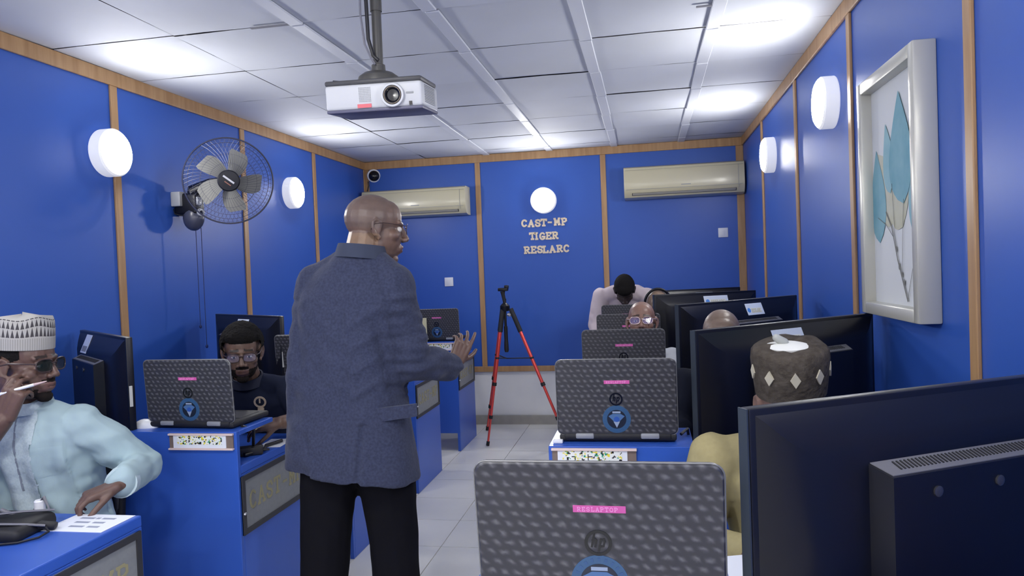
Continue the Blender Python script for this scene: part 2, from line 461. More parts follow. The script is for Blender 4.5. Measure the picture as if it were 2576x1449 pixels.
for j in range(len(ys)-1):
    for i in range(6):
        ax, bx, by, ay = xs[i], xs[i+1], ys[j], ys[j+1]
        if by < YF: continue
        ay = max(ay, YF)
        o = new_obj('ceiling_board', boards[random.randrange(3)], ce, None, ((ax+bx)/2, (ay+by)/2, H+random.uniform(-.002, .002)))
        o.scale = ((bx-ax-.006)/.594, (by-ay-.006)/.594, 1)
        o.rotation_euler = (random.uniform(-.006, .006), random.uniform(-.006, .006), random.choice((0, PI)))
        if i >= 2:
            q = new_obj('batten', batt, ce, None, (ax+random.uniform(-.004, .004), (ay+by)/2, H-.006))
            q.scale = (1, (by-ay-.012)/.588, 1); q.rotation_euler = (0, random.uniform(-.03, .03), random.uniform(-.006, .006))
# broken board edges hanging at the joints
for (x, y, l, rx) in ((-1.56, 2.98, .22, .3), (.30, 3.28, .10, .6)):
    new_obj('ceiling_crack', B().box((0, 0, 0), (l, .016, .004)).mesh('crack', None, [CEILB]), ce, None, (x, y, H-.008))

ZT, ZB1, ZB0 = 2.514, .56, .507
def wall(name, mk, seams, lo, hi, corner, pm=None):
    """mk(a0,a1,d0,d1,z0,z1) gives a box: a along the wall, d depth into the room from the panel face"""
    w = struct(B().span(*mk(lo-.1, hi+.1, -.12, -.02, 0, H+.05)).obj(name, PLASTER))
    cuts = [lo]+sorted(s for s in seams if lo < s < hi)+[hi]
    for a, b in zip(cuts[:-1], cuts[1:]):
        bb = B().span(*mk(a+.001, b-.001, -.02, 0, ZB0, H)); bb.obj('wall_panel', pm or WALLBLUE, w)
    for s in seams:
        if lo < s < hi: B().span(*mk(s-.025, s+.025, 0, .012, ZB1, ZT), bevel=.003).obj('batten', WOOD, w)
    B().span(*mk(lo, hi, 0, .016, ZT, H-.002), bevel=.004).obj('cornice', WOOD, w)
    B().span(*mk(lo, hi, 0, .014, ZB0, ZB1), bevel=.004).obj('dado_rail', WOOD, w)
    for s in corner: B().span(*mk(min(s)*1.0, max(s), 0, .012, ZB1, ZT), bevel=.003).obj('corner_batten', WOOD, w)
    return w
wall('wall_left', lambda a0, a1, d0, d1, z0, z1: ((XL+d0, a0, z0), (XL+d1, a1, z1)), [-1.45, -.25, .97, 2.18, 3.39, 4.62, 5.72], YF, YB, [(YB-.03, YB)])
wall('wall_right', lambda a0, a1, d0, d1, z0, z1: ((XR-d0, a0, z0), (XR-d1, a1, z1)), [-1.35, -.15, 1.03, 2.2, 3.36, 4.51, 5.75], YF, YB, [])
wall('wall_back', lambda a0, a1, d0, d1, z0, z1: ((a0, YB-d0, z0), (a1, YB-d1, z1)), [-1.555, -.362], XL, XR, [(XL, XL+.05), (XR-.065, XR)])
wall('wall_front', lambda a0, a1, d0, d1, z0, z1: ((a0, YF+d0, z0), (a1, YF+d1, z1)), [-1.5, -.3], XL, XR, [], PLASTER)
struct(B().span((XL, YB-.012, 0), (XR, YB+.02, .085), bevel=.003).obj('baseboard_back', SKIRT))
struct(B().span((XL-.02, YF, 0), (XL+.012, YB, .085), bevel=.003).obj('baseboard_left', SKIRT))
struct(B().span((XR-.012, YF, 0), (XR+.02, YB, .085), bevel=.003).obj('baseboard_right', SKIRT))

# ================================================================ WALL LAMPS, THEN ADDED UNSEEN LAMPS
GLOW = mat('lamp_glow', (1, 1, 1), .5, emit=((1.0, .985, .95), LAMP))
GLOWS = mat('lamp_drum', (.85, .87, .9), .4, emit=((1.0, .985, .95), LAMP*.004))
drum = B().lathe([(.118, 0), (.121, .004), (.121, .060), (.113, .068), (.02, .066)], 40).mesh('lamp_drum', .6, [GLOWS])
dome = B().lathe([(.02, .060), (.110, .064), (.106, .073), (.094, .080), (.06, .086), (.03, .088), (.001, .089)], 40).mesh('lamp_dome', .6, [GLOW])
GLOWC = mat('fill_lamp_glow', (1, 1, 1), .5, emit=((1.0, .985, .95), LAMP*1.5))
domec = dome.copy(); domec.materials[0] = GLOWC
def lamp(pos, nrm, label):
    r = empty('added_fill_lamp' if nrm[2] else 'wall_lamp', pos, 0, label, 'lamp', 'added fill lamps on the ceiling' if nrm[2] else 'round lamps on the walls')
    r.rotation_euler = V(nrm).to_track_quat('Z', 'Y').to_euler()
    new_obj('drum', drum, r); new_obj('diffuser', domec if nrm[2] else dome, r)
lamp((XL, 3.32, 2.155), (1, 0, 0), 'glowing round lamp on the left wall beside the wall fan, nearest of that wall')
lamp((XL, 5.28, 2.14), (1, 0, 0), 'glowing round lamp on the left wall between the fan and the back corner')
lamp((XR, 3.66, 2.205), (-1, 0, 0), 'glowing round lamp on the right wall next to the framed picture')
lamp((XR, 5.29, 2.20), (-1, 0, 0), 'smaller glowing lamp on the right wall towards the back corner')
lamp((-.925, YB, 2.118), (0, -1, 0), 'glowing round lamp on the back wall above the gold letters')
for y in (.9, -.9):  # unseen ceiling lamps added as fill for people, desk fronts and floor
    lamp((-.9, y, H-.004), (0, 0, -1), 'added fill lamp on the ceiling out of the view, %s' % ('above the near desks' if y > 0 else 'behind the camera'))
for x in (-1.8, 0.0):  # two lamps added on the unseen front wall for more even light
    lamp((x, YF, 2.16), (0, 1, 0), 'added fill lamp on the unseen wall behind the view, %s' % ('towards the left wall' if x < -1 else 'towards the right wall'))
for y in (1.35, -.6):  # unseen lamps continuing the side rows, added to even out the light
    lamp((XL, y, 2.155), (1, 0, 0), 'added glowing lamp on the left wall out of the view, %s' % ('nearer' if y > 0 else 'farther back'))
    lamp((XR, y, 2.2), (-1, 0, 0), 'added glowing lamp on the right wall out of the view, %s' % ('nearer' if y > 0 else 'farther back'))

# ================================================================ BACK WALL THINGS
def air_con(x0, x1, z0, z1, label, leds):
    wd, ht = x1-x0, z1-z0
    r = empty('air_conditioner', ((x0+x1)/2, YB, z0), 0, label, 'air conditioner', 'split air conditioners on the back wall')
    prof = [(0, 0), (.10, .0), (.155, .012), (.188, .05), (.197, .09), (.197, ht-.05), (.185, ht-.012), (.16, ht), (0, ht)]
    b = B(); n = len(prof)
    b.rings([[V((x, -d, z)) for d, z in prof] for x in (-wd/2, -wd/2+.012, wd/2-.012, wd/2)])
    me_o = b.obj('body', CREAM, r, .5)
    B().span((-wd/2+.02, -.2005, .078), (wd/2-.02, -.190, .083)).obj('seam', CREAMD, r)
    B().box((0, -.176, .040), (wd-.14, .012, .030), rot=Euler((.9, 0, 0)).to_matrix()).obj('outlet_slot', DKGREY, r)
    B().box((0, -.186, .038), (wd-.15, .004, .022), rot=Euler((.75, 0, 0)).to_matrix()).obj('louvre', CREAMD, r)
    B().span((-wd*.02, -.199, .10), (wd*.06, -.196, .107)).obj('badge', GREYP, r)
    B().span((-wd/2+.012, -.199, ht-.034), (wd/2-.012, -.193, ht-.031)).obj('grille_line', CREAMD, r)
    B().span((wd/2-.055, -.2, .05), (wd/2-.05, -.18, ht-.03)).obj('end_seam', CREAMD, r)
    return r
air_con(-2.66, -1.64, 2.02, 2.285, 'cream split air conditioner partly behind the standing man', False)
air_con(-.17, .872, 2.075, 2.36, 'cream split air conditioner in the right back corner', True)

def switch(x, z, label):
    r = empty('wall_switch', (x, YB, z), 0, label, 'switch', 'white switches on the back wall')
    B().box((0, -.006, 0), (.086, .012, .086), bevel=.004).obj('plate', WHITEP, r, .6)
    B().box((0, -.013, 0), (.030, .006, .046), rot=Euler((.06, 0, 0)).to_matrix(), bevel=.002).obj('rocker', WHITEP, r, .6)
switch(-1.88, 1.386, 'white wall switch left of the tripod near the standing man')
switch(.695, 1.742, 'white wall switch below the right air conditioner')

# gold lettering, one piece per letter
sg = empty('wall_lettering', (-.93, YB, 1.62), 0, 'gold letters CAST - MP, TIGER, RESLARC below the back wall lamp', 'lettering')
def wl(ch, px, z, dy=0):
    x = -.927+(px-1368)*.0038
    b = B(); glyph(b, ch, frame_m((-.022, 0, -.027), (1, 0, 0), (0, 0, 1)), .046 if ch != 'I' else .034, .057, .0160, .006)
    o = b.obj('letter', GOLD, sg); o.location = (x+.93, -.001, z+dy-1.62); o.rotation_euler = (0, random.uniform(-.06, .06), 0)
for t, pxs, z in (('CAST-MP', (1317, 1334, 1351, 1366, 1381, 1399, 1417), 1.912), ('TIGER', (1336, 1348, 1361, 1377, 1393), 1.786), ('RESLARC', (1321, 1338, 1354, 1368, 1385, 1403, 1420), 1.66)):
    for k, (ch, px) in enumerate(zip(t, pxs)): wl(ch, px, z, random.uniform(-.003, .003))

# dome camera in the corner
r = empty('dome_camera', (-2.60, YB-.012, 2.455), 0, 'small black dome security camera in the left back corner', 'camera')
r.rotation_euler = V((.55, -1, -.25)).to_track_quat('Z', 'Y').to_euler()
B().lathe([(.062, -.03), (.064, 0), (.064, .022), (.055, .028), (.03, .028)], 28).obj('mount_ring', WHITEP, r, .6)
B().lathe([(.052, .02), (.052, .04), (.045, .062), (.028, .078), (.001, .084)], 28).obj('dome', BLACKG, r, .6)
cb = tag(B().tube([(-2.655, YB-.02, 2.40), (-2.65, YB-.02, 2.36), (-2.668, YB-.018, 2.30)], .006, 6).obj('camera_cable', CABLE, None, .8), 'thin dark cable hanging from the dome camera', 'cable')

# ================================================================ PICTURE ON THE RIGHT WALL
def picture():
    y0, y1, z0, z1 = 2.435, 3.035, 1.262, 2.135       # front face extents at x = .83
    r = empty('framed_picture', (XR, (y0+y1)/2, z0), 0, 'tall framed botanical print in teal leaves on the right wall', 'picture')
    o = V((XR, (y0+y1)/2, z0)); hy, hz = (y1-y0)/2, z1-z0; fw, dp = .045, .07
    L = lambda a, b: (V(a), V(b))
    # near side is y smaller
    for nm, a, b in (('frame_side', (-dp, -hy, 0), (0, -hy+fw, hz)), ('frame_side', (-dp, hy-fw, 0), (0, hy, hz)), ('frame_rail', (-dp, -hy+fw, 0), (0, hy-fw, fw)), ('frame_rail', (-dp, -hy+fw, hz-fw), (0, hy-fw, hz))):
        B().span(a, b, bevel=.006).obj(nm, FRAMEW, r, .6)
    B().span((-.030, -hy+fw-.002, fw-.002), (-.012, hy-fw+.002, hz-fw+.002)).obj('print_sheet', MATW, r)
    # print: leaf outlines, u across the sheet (0 far edge .. 1 near edge), v up
    wv, hv = 2*(hy-fw), hz-2*fw
    fm = lambda d: M(((0, 0, -1, -.030-d), (0, -wv, 0, hy-fw), (0, 0, 0, 0), (0, 0, 0, 1)))
    def T(u, v, d): return V((-.0302-d, hy-fw-u*wv, fw+v*hv))
    def leaf(base, tip, wdt, m, d, skew=0):
        b = B(); n = 14; bu, bv = base; tu, tv = tip; du, dv = tu-bu, tv-bv; ln = math.hypot(du, dv); nu, nv = -dv/ln, du/ln
        le, ri = [], []
        for i in range(n+1):
            t = i/n; wv_ = wdt*math.sin(PI*t**.8)**.9*(1-.35*t); off = skew*math.sin(PI*t)
            cu, cv = bu+du*t+nu*off, bv+dv*t+nv*off
            le.append((cu+nu*wv_, cv+nv*wv_)); ri.append((cu-nu*wv_, cv-nv*wv_))
        cl = lambda q: (min(max(q[0], .0), 1.), min(max(q[1], 0), 1.))
        le = [cl(q) for q in le]; ri = [cl(q) for q in ri]
        fr = [[b.bm.verts.new(T(*q, d+k)) for q in le+ri[::-1]] for k in (0, .0004)]
        for i in range(n):
            a, c = le[i], le[i+1]
            for k in (0, 1):
                v = fr[k]; m_ = len(v)
                try: b.bm.faces.new((v[i], v[i+1], v[m_-2-i], v[m_-1-i]))
                except ValueError: pass
        bmesh.ops.remove_doubles(b.bm, verts=b.bm.verts, dist=1e-5)
        b.obj('printed_leaf', m, r)
    leaf((.80, .42), (.95, .88), .21, SAND, .0002)
    leaf((.46, .38), (.12, .70), .17, SAND, .0007)
    leaf((.62, .34), (.50, .64), .21, SAND, .0012)
    leaf((.14, .28), (.10, .72), .20, TEAL, .0017)
    leaf((.66, .44), (.60, .93), .26, TEAL, .0032, .03)
    leaf((.95, .28), (.82, .70), .18, TEALP, .0022)
    leaf((.40, .50), (.32, .82), .13, TEALP, .0027)
    for pts, rr in (([(.70, .02), (.60, .12), (.52, .20), (.42, .34), (.30, .42)], .0040), ([(.60, .12), (.62, .25), (.66, .46)], .0015), ([(.70, .03), (.80, .16), (.98, .32)], .0014), ([(.50, .22), (.46, .40), (.44, .54)], .0014), ([(.45, .30), (.30, .36), (.12, .40)], .0012)):
        b = B(); P = [T(u, v, .0040) for u, v in pts]
        for i in range(len(P)-1):
            d = (P[i+1]-P[i]).normalized(); n = V((1, 0, 0)).cross(d)*rr*(1-.5*i/len(P)); x = V((-.0004, 0, 0))
            q = [P[i]-n, P[i+1]-n, P[i+1]+n, P[i]+n]
            b.rings([[v for v in q], [v+x for v in q]])
        b.obj('printed_stem', TWIG, r)
    # small buds on the main stem
    for u, v in ((.64, .10), (.60, .135), (.55, .17), (.50, .245)): B().ell(T(u, v, .0043), (.0006, .007, .012)).obj('printed_bud', TWIG, r)
picture()

# ================================================================ PROJECTOR ON ITS CEILING MOUNT
def projector():
    wd, dp, ht = .315, .225, .085
    c = V((-.985, 2.2, 2.0))                        # front bottom corner, left as seen
    r = empty('projector', c, 0, 'white projector hanging upside down on a dark ceiling pole', 'projector')
    r.rotation_euler = (math.radians(6.5), 0, math.radians(3.5))
    # local: x right along the front, y away from the camera, z up
    B().span((0, 0, .006), (wd, dp, ht), bevel=.010, seg=3).obj('case', mat('projector_white', (.55, .56, .58), .4), r, .6)
    B().span((.001, .001, -.002), (wd-.001, dp-.001, .008), bevel=.003).obj('lid', mat('projector_lid', (.10, .10, .16), .4), r, .6)
    B().span((0, .0, ht-.002), (wd, dp-.01, ht+.014), bevel=.006).obj('base_tray', DKGREY, r, .6)
    lm = M.Translation((.222, -.004, .043)) @ Euler((PI/2, 0, 0)).to_matrix().to_4x4()
    B().lathe([(.036, -.004), (.038, .004), (.036, .010), (.030, .010), (.029, .004)], 36, lm, hollow=True).obj('lens_ring', MATS['projector_white'], r, .6)
    B().lathe([(.0285, -.004), (.0285, .008), (.022, .006), (.018, .000), (.0005, -.001)], 32, lm).obj('lens', BLACKG, r, .6)
    B().lathe([(.024, .004), (.025, .0095), (.0275, .0095), (.0282, .004)], 32, lm, hollow=True).obj('lens_bezel', mat('lens_bezel_bronze', (.10, .08, .065), .3, metal=.5), r, .6)
    b = B()
    for i in range(9):
        for j in range(9): b.box((.112+i*.0045, -.0005, .030+j*.0052), (.0016, .0016, .0034))
    o = b.obj('front_grille', GREYP, r); tag(o, kind='stuff')
    B().box((.276, -.0008, .048), (.024, .002, .006), bevel=.0009).obj('badge', GREYP, r)
    B().span((.272, -.0016, .010), (.282, .002, .022)).obj('sensor', BLACKG, r)
    B().box((.127, -.0008, .016), (.046, .002, .012), bevel=.0008).obj('red_sticker', mat('sticker_red', (.68, .14, .16), .5), r)
    b = B()
    for j in range(11): b.box((wd+.0006, .105, .022+j*.0052), (.003, .14, .0018))
    tag(b.obj('side_vent', GREYP, r), kind='stuff')
    # mount
    m = empty('projector_mount', (-.845, 2.31, 2.095), 0, 'dark grey ceiling pole with round plate holding the projector', 'bracket')
    B().lathe([(.016, .03), (.016, .25), (.019, .25), (.019, H-2.095)], 18).obj('pole', mat('mount_grey', (.060, .058, .055), .45), m, .6)
    B().lathe([(.070, .004), (.072, .012), (.066, .034), (.05, .046), (.024, .05), (.022, .075), (.016, .078)], 32).obj('base_plate', MATS['mount_grey'], m, .6)
    for p, q in (((0, 0, .008), (.125, -.02, .010)), ((0, 0, .008), (-.13, -.07, .010)), ((0, 0, .008), (-.05, .10, .010)), ((0, 0, .008), (.10, .08, .010))):
        B().tube([p, q, (q[0], q[1], -.006)], .009, 8).obj('arm', BLACKM, m, .8)
    c1 = B().tube([(-.858, 2.285, H), (-.872, 2.285, 2.50), (-.868, 2.283, 2.36), (-.866, 2.283, 2.25), (-.853, 2.287, 2.195), (-.838, 2.292, 2.180)], .0065, 8).obj('projector_cable', CABLE, None, .8)
    tag(c1, 'black cable hanging along the projector pole', 'cable')
    c2 = B().tube([(-.868, 2.272, H), (-.882, 2.27, 2.46), (-.884, 2.268, 2.33), (-.874, 2.27, 2.23), (-.856, 2.275, 2.185), (-.845, 2.28, 2.165)], .0035, 6).obj('projector_cable', CABLEG, None, .8)
    tag(c2, 'thin grey looped cable beside the projector pole', 'cable')
projector()

# ================================================================ WALL FAN
def wall_fan():
    base = V((XL, 3.99, 1.93))
    r = empty('wall_fan', base, 0, 'black wall fan with round wire cage on the left wall', 'fan')
    ctr = V((-2.31, 3.80, 2.045)) - base
    nrm = V((.52, -.845, -.10)).normalized()
    fm = M.Translation(ctr) @ nrm.to_track_quat('Z', 'Y').to_matrix().to_4x4()
    R = .240
    # cage: rim, rings and wires
    B().tube([fm @ V((R*math.cos(a), R*math.sin(a), 0)) for a in [2*PI*k/72 for k in range(72)]], .0045, 6, closed=True).obj('rim', FANW, r, .8)
    for nm, s, dep in (('front_grille', 1, .055), ('rear_grille', -1, .075)):
        b = B(); n = 60
        def zz(q): return s*dep*(1-(q/R)**2.4)
        for q in ([.055, .10, .15, .19, .215, .228] if s > 0 else [.07, .15, .215]):
            b.tube([fm @ V((q*math.cos(a), q*math.sin(a), zz(q))) for a in [2*PI*k/48 for k in range(48)]], .0009, 4, closed=True)
        for k in range(n):
            a0 = 2*PI*k/n
            b.tube([fm @ V((q*math.cos(a0+.5*s*(q/R)), q*math.sin(a0+.5*s*(q/R)), zz(q))) for q in (.05, .10, .15, .20, .24)], .0007, 3)
        o = b.obj(nm, FANW, r, .8); tag(o, kind='stuff')
    B().lathe([(.058, .045), (.060, .058), (.054, .066), (.001, .068)], 32, fm).obj('hub_badge', BLACKP, r, .6)
    B().box((0, 0, 0), (.070, .010, .002)).obj('badge_mark', mat('badge_pale', (.5, .5, .55), .4), r).matrix_local = fm @ M.Translation((0, .006, .0695)) @ M.Rotation(-.65, 4, 'Z')
    B().box((0, 0, 0), (.040, .006, .002)).obj('badge_mark', mat('badge_rust', (.22, .09, .06), .4), r).matrix_local = fm @ M.Translation((-.006, -.016, .0695)) @ M.Rotation(-.65, 4, 'Z')
    for k in range(5):
        a = 2*PI*k/5 + .98
        b = B(); n = 8; rg = []
        for i in range(n+1):
            t = i/n; q = .03+.145*t; w = .024+.040*math.sin(PI*min(t*.62+.08, 1))**1.2*(1 if t < .93 else .8); sw = .22*t
            tw = .55-.35*t
            p = V((q, 0, 0)); ring = []
            for u, th in ((-1, .0015), (-.4, .002), (.4, .002), (1, .0015)):
                ring.append(V((q*math.cos(sw)-u*w*math.sin(sw)*.5, q*math.sin(sw)+u*w*.5*2*math.cos(tw)*.9, u*w*math.sin(tw)*.6+th)))
            for u, th in ((1, -.0015), (.4, -.002), (-.4, -.002), (-1, -.0015)):
                ring.append(V((q*math.cos(sw)-u*w*math.sin(sw)*.5, q*math.sin(sw)+u*w*.5*2*math.cos(tw)*.9, u*w*math.sin(tw)*.6+th)))
            rg.append([fm @ M.Rotation(a, 4, 'Z') @ v for v in ring])
        b.rings(rg).obj('blade', FANB, r, .5)
    B().lathe([(.050, -.085), (.062, -.075), (.060, -.14), (.045, -.175), (.001, -.18)], 28, fm).obj('motor', BLACKP, r, .6)
    # body on the wall
    mp = fm @ V((0, 0, -.15))
    B().tube([V((.10, -.10, .04)), V((.10, -.10, .085)), mp*.5+V((.05, -.05, .06)), mp], [.035, .034, .028, .03], 12).obj('neck', BLACKP, r, .8)
    B().box((.075, -.10, .005), (.15, .085, .13), bevel=.018, seg=3).obj('control_box', BLACKP, r, .6)
    B().box((.030, -.13, .035), (.06, .07, .085), bevel=.006).obj('wall_plate', mat('fan_plate', (.42, .43, .44), .4), r, .6)
    B().ell((.10, -.10, -.075), (.062, .052, .075)).obj('lower_cover', mat('fan_cover', (.06, .065, .10), .3), r, .8)
    km = M.Translation((.158, -.118, -.045)) @ V((.8, -.6, 0)).to_track_quat('Z', 'Y').to_matrix().to_4x4()
    B().lathe([(.022, -.01), (.022, .006), (.016, .009), (.001, .009)], 20, km).obj('knob', mat('fan_face', (.45, .47, .52), .3), r, .6)
    B().lathe([(.009, .008), (.009, .016), (.001, .017)], 14, km).obj('knob_cap', BLACKG, r, .6)
    B().box((.150, -.115, .02), (.012, .045, .05), bevel=.005).obj('face_plate', MATS['fan_face'], r, .6)
    for x, y, ln in ((.10, -.085, .58), (.115, -.055, .70)):
        B().tube([(x, y, -.13), (x, y, -.13-ln)], .0022, 6).obj('pull_cord', mat('cord_blue', (.015, .03, .12), .6), r)
        B().ell((x, y, -.135-ln), (.008, .008, .011)).obj('cord_knob', MATS['cord_blue'], r, .8)
    B().tube([(.0, -.14, -.02), (.02, -.16, -.05), (.05, -.15, -.06), (.08, -.12, -.06)], .003, 6).obj('power_lead', CABLE, r, .8)
wall_fan()

# ================================================================ TRIPOD
def tripod():
    ap = V((-1.193, 6.10, 1.17))
    r = empty('tripod', (ap.x, ap.y, 0), 0, 'red and black camera tripod standing before the back wall', 'tripod')
    T = lambda p: V((p[0]-ap.x, p[1]-ap.y, p[2]))
    B().lathe([(.016, .83), (.016, 1.0), (.011, 1.0), (.011, 1.22), (.014, 1.22), (.014, 1.235)], 14).obj('centre_column', BLACKM, r, .6)
    B().lathe([(.030, 1.13), (.042, 1.15), (.042, 1.175), (.028, 1.19), (.016, 1.20)], 18).obj('shoulder', BLACKP, r, .6)
    B().lathe([(.014, .78), (.020, .80), (.018, .86), (.010, .92)], 12).obj('column_foot', BLACKM, r, .6)
    B().tube([(0, 0, 1.20), (-.012, 0, 1.27), (-.015, 0, 1.30)], [.014, .016, .022], 10).obj('pan_head', BLACKM, r, .8)
    B().box((-.01, 0, 1.315), (.085, .05, .028), bevel=.006).obj('phone_clamp', BLACKP, r, .6)
    B().box((.02, 0, 1.335), (.035, .04, .03), bevel=.005).obj('clamp_jaw', BLACKP, r, .6)
    B().ell((.04, -.02, 1.10), (.022, .016, .016)).obj('crank', SILVER, r, .8)
    for ft in ((-1.365, 5.985, 0), (-.66, 5.93, 0), (-1.50, 6.58, 0)):
        f = T(ft); a = V((f.x*.10, f.y*.10, 1.15)); d = f-a
        at = lambda t: a+d*t
        u = B().tube([at(0), at(.17)], .020, 10).obj('leg', BLACKM, r, .8)
        B().tube([at(.14), at(.56)], .0145, 10).obj('tube_upper', RED, u, .8)
        B().tube([at(.55), at(.80)], .0115, 10).obj('tube_middle', RED, u, .8)
        B().tube([at(.78), at(.985)], .009, 10).obj('tube_lower', RED, u, .8)
        for t, rr in ((.55, .019), (.79, .016)): B().tube([at(t-.012), at(t+.012)], rr, 10).obj('leg_lock', BLACKM, u, .8)
        B().tube([at(.965), at(1.0)-V((0, 0, -.004))], .014, 10).obj('rubber_foot', BLACKM, u, .8)
        B().tube([at(.36), V((0, 0, at(.36).z-.01))], .005, 6).obj('brace', BLACKM, r)
        B().ell(at(.36), (.018, .018, .014)).obj('brace_clip', BLACKM, r, .8)
tripod()

# ================================================================ DESKS
DZ, PZ, DD = .77, .905, .57        # desktop height, front panel height, depth
def desk(ax, fy, s, wd, label, inset=True, plate=True, shelf=True):
    """ax aisle edge, fy front face, s = -1 runs to the left wall, +1 to the right wall"""
    r = empty('computer_desk', (ax, fy, 0), 0, label, 'desk', 'blue desks in two columns')
    X = lambda a: s*a
    def sp(nm, a, b, m, bv=.002, par=r): return B().span((X(a[0]), a[1], a[2]), (X(b[0]), b[1], b[2]), bevel=bv).obj(nm, m, par)
    sp('front_panel', (0, 0, .15), (wd, .02, PZ), DESKBLUE)
    sp('side_panel', (0, .021, 0), (.022, DD-.002, DZ-.034), DESKBLUE)
    sp('front_post', (0, .0, 0), (.022, .021, .15), DESKBLUE)
    sp('side_panel', (wd-.022, .021, 0), (wd, DD-.002, DZ-.034), DESKBLUE)
    sp('desktop', (0, .021, DZ-.034), (wd, DD, DZ), DESKBLUE, .004)
    if shelf: sp('shelf', (0, .021, PZ-.018), (.46, .275, PZ), DESKBLUE)
    if shelf: sp('shelf_support', (.44, .021, DZ), (.46, .27, PZ-.018), DESKBLUE)
    if inset:
        z0, z1, y0, y1 = .502, .728, .012, .555
        bd = sp('inset_board', (-.003, y0, z0), (0, y1, z1), PANELGREY, 0)
        e = .020
        for a, b in (((-.008, y0, z0), (0, y0+e, z1)), ((-.008, y1-e, z0), (0, y1, z1)), ((-.008, y0+e, z0), (0, y1-e, z0+e)), ((-.008, y0+e, z1-e), (0, y1-e, z1))):
            sp('inset_frame', a, b, FRAMEBLK, 0)
        mt = frame_m((X(-.0032), y0+.055, .590), (0, -s*1.0, 0), (0, 0, 1)) if s < 0 else frame_m((X(-.0032), y1-.055, .590), (0, -1, 0), (0, 0, 1))
        for k, ch in enumerate('CAST-MP'):
            b = B(); glyph(b, ch, mt @ M.Translation((k*.064, 0, 0)), .044, .062, .010, .0012); b.obj('inset_letter', YELLOWL, r)
        B().ell((X(-.010), y0+.006, .585), (.006, .008, .006), u=8, v=6).obj('screw', SILVER, r)
    if plate:
        h = sp('name_holder', (.012, -.006, .838), (.280, .0, .899), HOLDB, 0)
        sp('holder_rail', (.010, -.014, .893), (.282, -.001, .900), RAILP, .001, h)
        sp('holder_rail', (.010, -.014, .837), (.282, -.001, .844), RAILP, .001, h)
        cx = .030 if s > 0 else .040
        sp('name_card', (cx, -.009, .8445), (cx+.222, -.006, .8925), PAPER, 0, h)
        sp('card_print', (cx+.016, -.0098, .858), (cx+.205, -.009, .8925), CARD, 0, h)
    return r
LX, RX = -1.55, -.33
LY = [1.41, 2.52, 3.56, 4.67, 5.80]; RY = [1.12, 2.33, 3.43, 4.53, 5.63]
ln = ['bottom left blue desk with a sheet of paper on its corner', 'blue desk behind the man in the pale blue kaftan', 'blue desk in the left column hidden behind the standing man', 'blue desk seen right of the standing man, second from the back wall', 'last blue desk of the left column, beside the tripod']
rn = ['nearest blue desk of the right column under the big foreground screen', 'blue desk with a name card right of the aisle, before the tripod', 'third blue desk of the right column, where the man in spectacles sits', 'fourth blue desk of the right column', 'last blue desk of the right column, at the bending man']
for y, l in zip(LY, ln): desk(LX, y, -1, 1.148, l, shelf=y > 2)
for y, l in zip(RY, rn): desk(RX, y, 1, 1.218, l)

